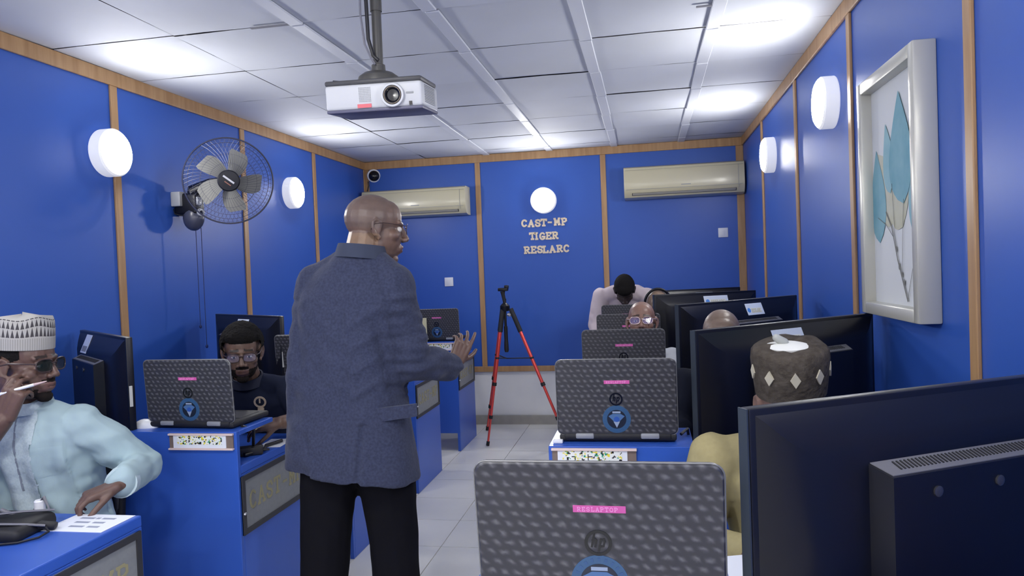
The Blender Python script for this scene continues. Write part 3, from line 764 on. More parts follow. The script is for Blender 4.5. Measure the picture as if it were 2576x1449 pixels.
# ================================================================ LAPTOPS
def laptop_proto():
    r = empty('laptop')
    B().box((0, .130, .016), (.378, .248, .022), bevel=.007, seg=2).obj('base', BLACKM, r, .6)
    B().box((0, .150, .0275), (.33, .13, .002)).obj('keyboard', DKGREY, r)
    B().box((0, .013, .020), (.345, .022, .020), bevel=.006).obj('hinge_bar', BLACKM, r, .6)
    for x in (-.105, .105): B().box((x, .008, .022), (.060, .020, .018), bevel=.005).obj('hinge', GREYP, r, .6)
    # lid: rounded slab in xz
    b = B(); W2, Hh, rad = .193, .248, .020; pts = []
    for cx, cz, a0 in ((W2-rad, Hh-rad, 0), (-W2+rad, Hh-rad, 90), (-W2+rad, rad, 180), (W2-rad, rad, 270)):
        for k in range(6): a = math.radians(a0+18*k); pts.append((cx+rad*math.cos(a), cz+rad*math.sin(a)))
    e = .003
    sh = lambda q, d: [(x*(1-d/W2), (z-Hh/2)*(1-2*d/Hh)+Hh/2) for x, z in q]
    b.rings([[V((x, y, z)) for x, z in sh(pts, d)] for d, y in ((e, -.0065), (.001, -.005), (0, -.003), (0, .006), (e, .007))])
    lid = b.obj('lid', LID, r, .5)
    B().span((-.172, .0068, .018), (.172, .0076, .232)).obj('screen', BLACKG, lid)
    # rim
    b = B(); b.tube([V((x, -.002, z)) for x, z in sh(pts, -.0006)], .0018, 6, closed=True); b.obj('lid_rim', mat('lid_rim_grey', (.20, .20, .20), .35, metal=.3), lid, .8)
    # logo: dark disc ring with slanted strokes
    lm = frame_m((0, -.0066, .118), (1, 0, 0), (0, 0, 1))
    b = B(); n = 32
    b.rings([[lm @ V((q*math.cos(2*PI*k/n), q*math.sin(2*PI*k/n), z)) for k in range(n)] for q, z in ((.0165, 0), (.0165, .0008), (.0215, .0008), (.0215, 0))], closed=True)
    word(b, 'hp', lm @ M.Translation((-.0115, -.006, 0)), .020, .0034, .0008, wd=.014, gap=-.002)
    b.obj('logo', LOGO, lid)
    # round blue sticker
    sm_ = frame_m((.0, -.0066, .052), (1, 0, 0), (0, 0, 1))
    s1 = B().lathe([(.0455, 0), (.0455, .0006), (.0005, .0006)], 40, sm_).obj('round_sticker', STKB, lid)
    B().lathe([(.031, .0004), (.031, .0010), (.0005, .0010)], 36, sm_).obj('sticker_field', STKD, lid)
    b = B(); b.poly([(-.026, .010), (-.012, .018), (.012, .018), (.026, .010), (.012, -.004), (0, -.027), (-.012, -.004)], .0008, .0014, sm_); b.obj('sticker_emblem', mat('sticker_mid', (.075, .16, .34), .35), lid)
    b = B(); b.poly([(-.013, .020), (.013, .020), (.013, .026), (-.013, .026)], .0010, .0016, sm_); b.obj('sticker_bar', STKL, lid)
    b = B(); b.poly([(-.010, -.008), (.010, -.008), (0, -.028)], .0014, .0018, sm_); b.obj('sticker_point', STKL, lid)
    B().lathe([(.009, .0012), (.009, .0019), (.0005, .0019)], 20, sm_).obj('sticker_eye', mat('sticker_eye', (.03, .10, .40), .35), lid)
    b = B()
    for k in range(22):
        a = 2*PI*k/22; m_ = sm_ @ M.Rotation(a, 4, 'Z') @ M.Translation((0, .038, .0006))
        b.poly([(-.0022, -.003), (.0022, -.003), (.0022, .003), (-.0022, .003)], 0, .0004, m_)
    tag(b.obj('sticker_ring_marks', mat('sticker_marks', (.03, .09, .22), .35), lid), kind='stuff')
    # pink tag
    B().box((.004, -.0070, .174), (.082, .0012, .0115), bevel=.0004, seg=1).obj('asset_tag', PINK, lid)
    b = B(); word(b, 'RESLAPTOP', frame_m((-.030, -.0076, .1708), (1, 0, 0), (0, 0, 1)), .0062, .0010, .0004, wd=.0048, gap=.0024); tag(b.obj('tag_lettering', PINKL, lid), kind='stuff')
    return r, lid
lp, lid0 = laptop_proto()
def place_laptop(x, fy, rz, tilt, label, first=[True]):
    o = lp if first[0] else copy_tree(lp); first[0] = False
    o.location = (x, fy, PZ); o.rotation_euler = (0, 0, rz)
    l = [c for c in o.children if c.name.startswith('lid')][0]
    l.location = (0, .012, .026); l.rotation_euler = (tilt, 0, 0)
    tag(o, label, 'laptop', 'black laptops on the desk shelves')
place_laptop(-.088, 1.145, math.radians(-.6), .12, 'nearest black laptop in the foreground, lid with a pink tag')
place_laptop(-.110, 2.375, 0, .06, 'laptop above the name card right of the aisle, blue round sticker in full view')
place_laptop(-.118, 3.475, 0, .06, 'laptop hiding the lower face of the man in spectacles')
place_laptop(-.120, 4.57, 0, .06, 'laptop just behind the one of the man in spectacles')
place_laptop(-.155, 5.66, 0, .06, 'farthest laptop of the right column, before the bending man')
place_laptop(-1.775, 2.565, math.radians(-3), .07, 'laptop before the man in the navy polo shirt')
place_laptop(-1.775, 3.60, math.radians(-3), .06, 'laptop mostly hidden behind the standing man')
place_laptop(-1.735, 5.875, 0, .10, 'laptop on the last left desk beside the tripod')
place_laptop(-1.775, 4.71, 0, .06, 'laptop entirely behind the standing man')

# ================================================================ BIG SCREENS
def screen(A, Bp, zt, label, sticker=None, h=.485, rough=False):
    """A, Bp: upper corners (x, y) as seen from the camera, left and right"""
    A, Bp = V((*A, 0)), V((*Bp, 0)); w_ = (Bp-A).length; c = (A+Bp)/2; ang = math.atan2(Bp.y-A.y, Bp.x-A.x)
    r = empty('flat_screen', (c.x, c.y, DZ), ang, label, 'monitor', 'black flat screens seen from behind')
    zb = zt-DZ-h; W2 = w_/2
    B().span((-W2, 0, zb), (W2, .026, zb+h), bevel=.004).obj('bezel', BLACKP, r, .6)
    B().span((-W2+.018, .0255, zb+.02), (W2-.018, .0275, zb+h-.018)).obj('screen_glass', BLACKG, r)
    # back cover swelling out from the rim
    rg = []
    for ins, y, top in ((.010, .001, .010), (.022, -.006, .020), (.060, -.022, .055), (.10, -.034, .080), (.14, -.038, .095)):
        x = W2-ins; z0 = zb+ins*.6+.012; z1 = zb+h-top
        rg.append([V((-x, y, z0)), V((x, y, z0)), V((x, y, z1)), V((-x, y, z1))])
    B().rings(rg).obj('back_cover', BLACKP, r, .35)
    bx = w_*.265
    b = B(); zt1 = zb+h-.098
    b.rings([[V((-bx, -.030, zb+.05)), V((bx, -.030, zb+.05)), V((bx, -.030, zt1)), V((-bx, -.030, zt1))], [V((-bx+.015, -.075, zb+.06)), V((bx-.015, -.075, zb+.06)), V((bx-.015, -.075, zt1-.018)), V((-bx+.015, -.075, zt1-.018))]])
    hs = b.obj('electronics_box', BLACKP, r)
    b = B(); n = 44
    b.rings([[V((-bx+.004, -.034, zt1-.0008)), V((bx-.004, -.034, zt1-.0008)), V((bx-.018, -.072, zt1-.0165)), V((-bx+.018, -.072, zt1-.0165))], [V((-bx+.004, -.034, zt1+.0008)), V((bx-.004, -.034, zt1+.0008)), V((bx-.018, -.072, zt1-.015)), V((-bx+.018, -.072, zt1-.015))]])
    b.obj('lit_vent_top', mat('vent_lit_grey', (.12, .12, .135), .5), r)  # vented box top coloured paler, as if lit from above
    b = B()
    for k in range(n):
        x = (-bx+.045)+(2*bx-.09)*k/(n-1)
        b.box((x, -.053, zt1-.0075), (.0028, .020, .004), rot=Euler((.40, 0, 0)).to_matrix())
    tag(b.obj('vent_slots', BLACKM, r), kind='stuff')
    for x in (-bx*.52, bx*.10):
        B().lathe([(.009, -.002), (.009, .003), (.006, .004), (.001, .0035)], 14, M.Translation((x, -.075, zt1-.050)) @ Euler((PI/2, 0, 0)).to_matrix().to_4x4()).obj('screw', mat('screw_dark', (.10, .10, .11), .25, metal=.6), r, .6)
    B().span((-.035, -.03, .010), (.035, .012, zb+.08), bevel=.006).obj('stand_neck', BLACKP, r, .6)
    B().box((0, -.0, .006), (.30, .115, .012), bevel=.005).obj('stand_foot', BLACKP, r, .6)
    B().span((-W2-.003, .002, zb), (-W2-.0002, .024, zb+h)).obj('side_edge_glint', mat('glint_slate', (.035, .045, .06), .35), r)  # paler screen edge, with the corner glint put into its colour
    B().box((W2+.001, .010, zb+h*.52), (.004, .012, h*.17), bevel=.001).obj('edge_strip', mat('edge_pale', (.62, .62, .58), .4), r)
    B().tube([(-bx*.2, -.05, zb+.07), (-bx*.25, -.06, zb+.02), (-bx*.2, -.02, .006)], .004, 6).obj('lead', CABLE, r, .8)
    if sticker:
        sx, sw, shh, rich = sticker
        lm = frame_m((sx, -.020, zb+h-.052), (1, 0, 0), (0, .42, 1))
        l = B(); l.poly([(-sw/2, -shh/2), (sw/2, -shh/2), (sw/2, shh/2), (-sw/2, shh/2)], 0, .0012, lm @ M.Translation((0, 0, .001))); l = l.obj('label', LABELW, r)
        if rich:
            q = B(); q.lathe([(shh*.20, .0018), (shh*.20, .0028), (.0005, .0028)], 18, lm @ M.Translation((-sw*.36, -shh*.08, 0))); q.obj('label_dot', LABELB, l)
            q = B(); q.poly([(-sw*.26, -shh*.34), (sw*.40, -shh*.34), (sw*.40, shh*.10), (-sw*.26, shh*.10)], .0018, .0026, lm); q.obj('label_strip', mat('label_strip', (.84, .86, .82), .4), l)
            q = B(); word(q, 'RESLARC', lm @ M.Translation((-sw*.22, -shh*.27, .0026)), shh*.28, shh*.055, .0004, wd=sw*.062, gap=sw*.022); tag(q.obj('label_lettering', LABELG, l), kind='stuff')
        else:
            q = B(); q.poly([(-sw*.4, -shh*.42), (sw*.4, -shh*.42), (sw*.4, -shh*.12), (-sw*.4, -shh*.12)], .0018, .0024, lm); q.obj('label_strip', GREYP, l)
    return r
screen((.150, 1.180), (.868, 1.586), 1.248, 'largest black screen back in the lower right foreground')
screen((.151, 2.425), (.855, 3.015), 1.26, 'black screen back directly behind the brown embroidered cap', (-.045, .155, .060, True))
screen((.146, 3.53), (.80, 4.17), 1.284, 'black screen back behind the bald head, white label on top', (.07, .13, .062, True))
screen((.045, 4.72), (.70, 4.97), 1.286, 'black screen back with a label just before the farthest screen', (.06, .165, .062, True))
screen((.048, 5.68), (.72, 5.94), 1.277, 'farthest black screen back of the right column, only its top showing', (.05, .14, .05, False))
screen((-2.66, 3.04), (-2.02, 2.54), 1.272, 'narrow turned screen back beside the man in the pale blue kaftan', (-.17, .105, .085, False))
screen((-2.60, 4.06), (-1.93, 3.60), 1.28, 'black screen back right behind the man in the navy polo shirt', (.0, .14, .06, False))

# ================================================================ PEOPLE
def head_m(c, heading, pitch=0, roll=0, s=1.0):
    """heading: (x, y) the face points to; pitch > 0 looks down"""
    a = math.atan2(heading[1], heading[0]) - PI/2
    return M.Translation(V(c)) @ M.Rotation(a, 4, 'Z') @ M.Rotation(-pitch, 4, 'X') @ M.Rotation(roll, 4, 'Y') @ M.Scale(s, 4)

def head(b, m, detail=True, long=1.0):
    """head shapes in local space: y forward, z up"""
    R3 = m.to_3x3(); k = m.to_scale()[0]
    def E(c, r, rot=None):
        rr = (R3 @ (rot if rot is not None else M.Identity(3))).normalized()
        b.ell(m @ V(c), [q*k for q in r], rr, 20, 12)
    def C(p, r0, q, r1): b.cap(m @ V(p), r0*k, m @ V(q), r1*k, 12)
    E((0, -.018, .036), (.074, .094, .083)); E((0, .030, .040), (.063, .056, .064)); E((0, .026, -.028), (.062, .063, .080))
    E((0, .020, -.075*long), (.052, .056, .034)); E((0, .064, -.099*long), (.024, .019, .018))
    for s in (-1, 1):
        E((s*.040, .050, -.020), (.025, .026, .022)); E((s*.045, .002, -.056), (.016, .028, .030))
        C((s*.004, .085, .024), .0085, (s*.044, .070, .026), .0085)
        E((s*.0145, .098, -.031), (.0095, .010, .0085))
        if detail:
            E((s*.031, .0735, .0105), (.0155, .0115, .007)); E((s*.031, .0720, -.004), (.0145, .011, .0055))
        # ear: rim, lobe, bowl
        pts = [(.074, .004, -.030), (.083, -.014, -.024), (.089, -.026, .000), (.087, -.026, .020), (.081, -.012, .029), (.076, .002, .020), (.075, .004, .004)]
        for p, q in zip(pts[:-1], pts[1:]): C((s*p[0], p[1], p[2]), .0048, (s*q[0], q[1], q[2]), .0048)
        E((s*.078, -.012, -.002), (.0055, .018, .028)); E((s*.075, .000, -.032), (.006, .008, .009))
    C((0, .084, .018), .0075, (0, .103, -.018), .0100); E((0, .106, -.026), (.0125, .0115, .0105))
    E((0, .068, -.062), (.034, .026, .026))
    C((-.018, .084, -.057), .0060, (0, .093, -.0555), .0068); C((.018, .084, -.057), .0060, (0, .093, -.0555), .0068)
    C((-.016, .083, -.070), .0062, (.016, .083, -.070), .0062); E((0, .089, -.0695), (.014, .008, .0065))

def hand(b, wrist, fdir, back, side, curl=(.35, .5, .35), spread=.06, thumb=(.75, .3), s=1.0, curls=None):
    """fdir: along the fingers, back: out of the back of the hand, side +1 thumb lies on (fdir x back)"""
    f = V(fdir).normalized(); n = V(back); n = (n - f*n.dot(f)).normalized(); t = f.cross(n)*side
    w_ = V(wrist)
    P = lambda x, y, z: w_ + (t*x + f*y + n*z)*s
    # palm
    for x0, x1 in ((.018, .029), (.006, .010), (-.008, -.008), (-.018, -.024)):
        b.cap(P(x0, .004, 0), .0165*s, P(x1, .080, .002), .0125*s, 10)
    b.cap(P(.020, .018, -.006), .015*s, P(.030, .045, -.010), .013*s, 10)
    tips = []
    for i, (x, ln) in enumerate(((.0300, .074), (.0105, .083), (-.0085, .077), (-.0260, .060))):
        c = curls[i] if curls else curl
        p = P(x, .086-.004*abs(i-1), .003); a = 0; r = .0093-.0005*i
        for q, (fr, cc) in enumerate(((.45, c[0]), (.31, c[1]), (.24, c[2]))):
            a += cc
            d = (f*math.cos(a) - n*math.sin(a) + t*spread*(1.5-i)*.6).normalized()
            e = p + d*ln*fr*s
            b.cap(p, r*s, e, (r-.0010)*s, 10); p = e; r -= .0010
        tips.append((p, d))
    # thumb leaves the side of the palm near its base
    p = P(.030, .026, -.008); a = thumb[0]; r = .0112
    for q, (ln, cc) in enumerate(((.040, 0), (.032, thumb[1]), (.026, thumb[1]))):
        a -= cc
        d = (f*math.cos(a) + t*math.sin(a)*.9 - n*(.35+.15*q)).normalized(); e = p + d*ln*s
        b.cap(p, r*s, e, (r-.0013)*s, 10); p = e; r -= .0013
    tips.append((p, d))
    return tips

def torso(b, hip, neck, right, w=1.0, d=1.0, grow=0.0, bend=.03, sh=1.0):
    """lofted trunk from the seat to the neck"""
    hip, neck, R = V(hip), V(neck), V(right).normalized(); up = (neck-hip); L = up.length; U = up/L
    F = U.cross(R).normalized(); R = F.cross(U).normalized()*1
    sec = [(-.10, .150, .105), (0, .168, .120), (.18, .165, .118), (.38, .158, .112), (.58, .172, .118), (.74, .188, .118), (.86, .185*sh, .102), (.93, .145*sh, .080), (.985, .075, .062), (1.03, .062, .056)]
    rg = []
    for t, a, c in sec:
        ctr = hip + U*L*t - F*bend*math.sin(PI*min(max(t, 0), 1))
        a, c = a*w+grow, c*d+grow
        rg.append([ctr + R*a*math.copysign(abs(math.cos(q))**.85, math.cos(q)) + F*c*math.copysign(abs(math.sin(q))**.85, math.sin(q)) for q in [2*PI*k/28 for k in range(28)]])
    b.rings(rg)
    return F

def pigment(me, base, fn=None):
    at = me.color_attributes.new('pigment', 'FLOAT_COLOR', 'POINT')
    buf = []
    for v in me.vertices:
        c = base if fn is None else fn(v.co, base)
        buf += [c[0], c[1], c[2], 1.0]
    at.data.foreach_set('color', buf)

def face_paint(mi, base, lip=None, palm=None, grey=0, beard=0.0, brows=True, stub=(.03, .025, .022)):
    lip = lip or (base[0]*.9, base[1]*.62, base[2]*.62)
    bz = (stub[0], stub[1], stub[2])
    def mixc(a, b_, t): return tuple(a[i]*(1-t)+b_[i]*t for i in range(3))
    def fn(co, bs):
        q = mi @ co; x, y, z = q
        c = bs
        if -.13 < z < .13 and abs(x) < .1 and -.13 < y < .13:
            if y > .06 and abs(x) < .026 and -.079 < z < -.050: c = mixc(c, lip, .8)
            if y > .06 and abs(x) < .016 and -.0655 < z < -.0625: c = mixc(c, (base[0]*.25, base[1]*.2, base[2]*.2), .8)
            if brows and y > .055 and .010 < abs(x) < .048 and .026 < z-.12*(abs(x)-.03)*-1 < .036: c = mixc(c, (.012, .010, .010), .85)
            if y > .085 and .004 < abs(x) < .013 and -.041 < z < -.033: c = mixc(c, (base[0]*.2, base[1]*.15, base[2]*.15), .8)
            if beard and z < -.045 and y > -.01:
                inlip = abs(x) < .024 and -.080 < z < -.050 and y > .06
                if not inlip and (z < -.082 or abs(x) > .03 or -.052 < z): c = mixc(c, bz, beard*min(1, (-.045-z)/.015))
            if grey and z > .0 and not (y > .055): c = mixc(c, (.12, .098, .088), grey)
        return c
    return fn

def hair_from(me, mi, inside, name, parent_off, thick, jitter, material, parent):
    """lift part of the head skin off as a shell"""
    mw = [mi @ v.co for v in me.vertices]
    keep = [p for p in me.polygons if all(inside(mw[i]) > 0 for i in p.vertices)]
    idx = {}; vs = []; fs = []
    for p in keep:
        f = []
        for i in p.vertices:
            if i not in idx:
                v = me.vertices[i]; k = min(1, inside(mw[i]))
                h = thick*(.15+.85*k) + jitter*noise.noise(v.co*180)
                idx[i] = len(vs); vs.append(v.co + v.normal*h)
            f.append(idx[i])
        fs.append(f)
    h = bpy.data.meshes.new(name); h.from_pydata(vs, [], fs); h.update(); smooth(h); h.materials.append(material)
    o = new_obj(name, h, parent); o.matrix_parent_inverse = parent_off
    return o

class Person:
    def __init__(s, loc, label):
        s.root = empty('person', loc, 0, label, 'person'); s.off = M.Translation(-V(loc)); s.loc = V(loc)
    def add(s, name, me, material=None, parent=None):
        o = new_obj(name, me, parent or s.root, material)
        if parent is None: o.matrix_parent_inverse = s.off
        return o
    def body(s, b, voxel, base, paint=None, it=3):
        me = remesh(b, 'body', voxel, it); pigment(me, base, paint); s.skin = me
        return s.add('body', me, SKIN)
    def cloth(s, name, b, voxel, material, wr=.004, sc=9, it=5, fold=None):
        me = remesh(b, name, voxel, it)
        nv = len(me.vertices); co = [0.0]*(nv*3); no = [0.0]*(nv*3)
        me.vertices.foreach_get('co', co); me.vertex_normals.foreach_get('vector', no)
        for i in range(0, nv*3, 3):
            x, y, z = co[i:i+3]
            h = wr*noise.noise((x*sc*1.6+3, y*sc*1.6+7, z*sc*.8+1)) + wr*.55*noise.noise((x*sc*3+z*12, y*sc*3, z*sc*1.2))
            if fold: h += fold(x, y, z)
            co[i] += no[i]*h; co[i+1] += no[i+1]*h; co[i+2] += no[i+2]*h
        me.vertices.foreach_set('co', co); me.update()
        return s.add(name, me, material)
    def eyes(s, m, open_=.9):
        for k in (-1, 1):
            b = B(); c = V((k*.031, .0735, .0035))
            b.ell(m @ c, (.0112, .0112, .0112), m.to_3x3().normalized(), 14, 10)
            me = b.mesh('eyeball', None, [EYEW, EYED]); smooth(me); mi = m.inverted()
            for p in me.polygons:
                q = mi @ p.center - c
                if q.y > .0085: p.material_index = 1
            s.add('eyeball', me)
    def glasses(s, m, fm_, lm_, w=.024, h=.017, y=.098, z=.004, temples=True, rr=.0017, pw=2.6, drop=0):
        b = B()
        loops = []
        for k in (-1, 1):
            pts = []
            for i in range(24):
                a = 2*PI*i/24; cx, cz = math.cos(a), math.sin(a)
                x = k*.0335 + w*math.copysign(abs(cx)**(2/pw), cx); zz = z + h*math.copysign(abs(cz)**(2/pw), cz)
                pts.append(m @ V((x, y-.010*((abs(x)-.01)/.05)**2, zz)))
            loops.append(pts); b.tube(pts, rr, 6, closed=True)
        b.tube([m @ V((-.0105, y, z+.006)), m @ V((0, y+.004, z+.008)), m @ V((.0105, y, z+.006))], rr*1.1, 6)
        if temples:
            for k in (-1, 1):
                b.tube([m @ V((k*(.0335+w), y-.011, z+.008)), m @ V((k*.074, y-.03, z+.010)), m @ V((k*.0815, .01, z+.012)), m @ V((k*.083, -.018, z+.006)), m @ V((k*.082, -.030, z-.014))], rr*1.15, 6)
        fr = s.add('spectacles', b.mesh('spectacles', .9, [fm_]))
        for pts in loops:
            c = sum(pts, V())/len(pts); bb = B(); bb.bm.faces.new([bb.bm.verts.new(p) for p in pts])
            me = bb.mesh('lens', None, [lm_]); o = new_obj('lens', me, fr)
        return fr

def capsule_limb(b, pts, rs): b.chain(pts, rs)

def seated_legs(P, hip, fwd, right, fy, mat_=TROUSER, voxel=.012):
    """trousers and shoes for a seated figure; fwd the way the lap points"""
    hip = V(hip); f = V((fwd[0], fwd[1], 0)).normalized(); R = V((right[0], right[1], 0)).normalized()
    b = B(); b.ell(hip+V((0, 0, .0)), (.16, .15, .10))
    sh = []
    for k in (-1, 1):
        h = hip + R*k*.09; kn = h + f*fy + R*k*.03 + V((0, 0, .02)); an = V((kn.x+f.x*.02, kn.y+f.y*.02, .10))
        b.cap(h, .085, kn, .062); b.cap(kn, .060, an, .048)
        sh.append((an, k))
    P.cloth('trousers', b, voxel, mat_, .002)
    for an, k in sh:
        q = B(); q.cap(V((an.x, an.y, .055))-f*.03, .045, V((an.x, an.y, .038))+f*.13, .034); q.cap(V((an.x, an.y, .05)), .042, V((an.x, an.y, .10)), .042)
        for v in q.bm.verts: v.co.z = max(v.co.z, .002)
        P.add('shoe', q.mesh('shoe', .8, [SHOE]))

def collar(P, neck, up, r, material, h=.03, name='collar', tilt=None, rz=1.0):
    b = B(); U = V(up).normalized(); s_ = U.cross(V((0, 1, 0))).normalized(); f = s_.cross(U)
    rg = []
    for q, z in ((r*1.02, -.006), (r*.98, h*.5), (r*.94, h), (r*1.03, h+.001), (r*1.10, h*.4), (r*1.16, -.010)):
        rg.append([V(neck) + s_*math.cos(2*PI*k/28)*q + f*math.sin(2*PI*k/28)*q*rz + U*z for k in range(28)])
    b.rings(rg, closed=True)
    return P.add(name, b.mesh(name, .9, [material]))

# chairs ----------------------------------------------------------
def chair_proto():
    r = empty('office_chair')
    B().box((0, 0, .445), (.40, .40, .06), bevel=.022, seg=3).obj('seat', BLACKM, r, .6)
    B().box((0, .205, .66), (.34, .035, .28), rot=Euler((-.10, 0, 0)).to_matrix(), bevel=.014, seg=3).obj('backrest', BLACKM, r, .6)
    for x in (-.15, .15):
        B().tube([(x, -.18, .42), (x, -.19, 0)], .011, 8).obj('leg', DKGREY, r, .8)
        B().tube([(x, .19, .80), (x, .195, .42), (x, .21, 0)], .011, 8).obj('leg', DKGREY, r, .8)
    return r
chp = chair_proto()
def chair(x, y, rz, label, first=[True]):
    o = chp if first[0] else copy_tree(chp); first[0] = False
    o.location = (x, y, 0); o.rotation_euler = (0, 0, rz)
    tag(o, label, 'chair', 'black chairs behind the desks')

# ---------------------------------------------------------------- standing man in the blazer
def standing_man():
    P = Person((-1.10, 2.60, 0), 'bald man in a grey blue blazer and black trousers standing in the aisle')
    base = (.165, .098, .074)
    hd = (math.sin(math.radians(60)), math.cos(math.radians(60)))
    m = head_m((-.997, 2.625, 1.652), hd, .10, 0, 1.09); mi = m.inverted()
    R = V((math.cos(.12), -math.sin(.12), 0)); F = V((math.sin(.12), math.cos(.12), 0))
    b = B(); head(b, m, False)
    nb = V((-1.040, 2.585, 1.548))
    b.cap(m @ V((0, -.034, -.030)), .066, nb, .071); b.cap(nb, .071, nb+V((-.01, -.005, -.12)), .085)
    torso(b, (-1.11, 2.60, .95), (-1.05, 2.60, 1.45), R, .78, .70)
    shR, elR, wrR = V((-.918, 2.565, 1.445)), V((-.868, 2.60, 1.150)), V((-.775, 2.82, 1.105))
    shL, elL, wrL = V((-1.232, 2.60, 1.455)), V((-1.275, 2.555, 1.13)), V((-1.320, 2.60, .86))
    b.chain([shR, elR, wrR], [.042, .036, .027]); b.chain([shL, elL, wrL], [.048, .038, .028])
    # raised gesturing right hand, fingers up and forward
    hand(b, wrR+V((.006, .022, .008)), (.30, .38, .86), (.55, -.75, .1), 1, curls=[(.15, .25, .2), (.35, .45, .3), (.5, .6, .4), (.6, .7, .4)], spread=.16, thumb=(.85, .2), s=1.02)
    hand(b, wrL, (.10, .12, -.97), (-.9, .2, 0), 1, curl=(.5, .6, .4), s=1.0)
    def paint(co, bs):
        c = face_paint(mi, bs, grey=.35, beard=.25, stub=(.13, .09, .075))(co, bs)
        q = mi @ co
        if q.z < -.02 and q.z > -.16 and q.y < .0 and co.z > 1.40: c = (.24, .145, .088)
        if q.y < .02 and -.03 < q.z < .12: c = tuple(c[i]*.85+(.15, .125, .115)[i]*.15 for i in range(3))
        return c
    P.body(b, .0036, base, paint)
    P.eyes(m)
    P.glasses(m, GLFRAME, LENSC, rr=.0013, z=.006, y=.104, w=.025, h=.018)
    # trousers
    t = B()
    t.ell((-1.11, 2.59, .90), (.185, .135, .14))
    for hp, kn, an in (((-1.20, 2.59, .86), (-1.225, 2.56, .50), (-1.255, 2.54, .09)), ((-1.00, 2.60, .86), (-.985, 2.63, .50), (-.965, 2.64, .09))):
        t.chain([hp, kn, an], [.118, .096, .082])
    P.cloth('trousers', t, .010, TROUSER, .005, 8)
    for x, y in ((-1.255, 2.54), (-.965, 2.64)):
        q = B(); q.cap((x, y-.03, .05), .044, (x+.02, y+.15, .036), .034)
        for v in q.bm.verts: v.co.z = max(v.co.z, .002)
        P.add('shoe', q.mesh('shoe', .8, [SHOE]))
    # blazer: flared body
    j = B()
    sec = [(.745, -1.115, .262, .170), (.80, -1.118, .258, .168), (.92, -1.118, .240, .158), (1.05, -1.112, .222, .148), (1.18, -1.105, .214, .146), (1.30, -1.095, .210, .146), (1.40, -1.088, .204, .142), (1.465, -1.080, .182, .124), (1.505, -1.068, .150, .108), (1.545, -1.052, .112, .094), (1.572, -1.042, .090, .082), (1.588, -1.036, .080, .077)]
    rg = []
    for z, cx, a, c in sec:
        ctr = V((cx, 2.585, z)); n = 40; rr = []
        for k in range(n):
            q = 2*PI*k/n; e = .86
            rr.append(ctr + R*a*math.copysign(abs(math.cos(q))**e, math.cos(q)) + F*c*math.copysign(abs(math.sin(q))**e, math.sin(q)) + V((0, 0, -.03*math.cos(q) if z < .9 else 0)))
        rg.append(rr)
    j.rings(rg)
    j.ell(shR, (.075, .078, .075)); j.ell(shL, (.075, .078, .075))
    j.cap(nb+V((.03, 0, -.02)), .075, shR+V((0, 0, .005)), .070); j.cap(nb+V((-.03, 0, -.02)), .075, shL+V((0, 0, .005)), .070)
    j.chain([shR, elR+V((0, 0, .0)), elR.lerp(wrR, .93)], [.080, .073, .056]); j.chain([shL, elL, elL.lerp(wrL, 1.02)], [.080, .072, .060])
    def fold(x, y, z):
        h = 0.0
        g = lambda d, w_: math.exp(-(d/w_)**2)
        if y < 2.62:
            # crease between the right arm and the back, and the back seam with its vent
            xe = -.945 + (1.30-z)*.16
            if .98 < z < 1.36: h -= .015*g(x-xe, .020)*min(1, (1.36-z)/.08)*min(1, (z-.98)/.06)
            h -= .006*g(x+1.06+.03*(z-1), .010)*(1 if z < 1.35 else 0)
            if z < .95: h -= .012*g(x+1.03-(z-.75)*.12, .012) 
            # slanting drags below the shoulder blades
            for k_ in range(4): h += .007*g((z-1.06-.085*k_)-.55*(x+1.02)*(1 if x > -1.05 else -.7), .016)*g(x+1.0, .10)
        # crumples on the right sleeve
        if x > -.93 and 1.02 < z < 1.42: h += .013*noise.noise((x*9, y*9+z*6, z*34))
        if x < -1.22 and z < 1.4: h += .010*noise.noise((x*10, y*8, z*22))
        return h
    bz = P.cloth('blazer', j, .007, BLAZER, .0085, 6, 5, fold)
    # deep folds in the back seam and elbow
    collar(P, nb+V((-.002, -.004, .004)), V((.10, .06, 1)), .086, mat('blazer_collar', (.040, .050, .085), .9), .040)
    # pocket flap on the right hip
    pk = B(); pm = frame_m(V((-.895, 2.475, .985)), (R*.93+F*.36), (0, 0, 1)); pk.poly([(-.075, -.03), (.075, -.015), (.075, .03), (-.075, .02)], -.006, .007, pm)
    P.add('pocket_flap', pk.mesh('pocket_flap', None, [BLAZER]))
    # pale cuff
    cu = B(); a = elR.lerp(wrR, .93); cu.cap(a, .036, elR.lerp(wrR, 1.0), .034); P.add('shirt_cuff', cu.mesh('cuff', .8, [PINKSH]))
standing_man()

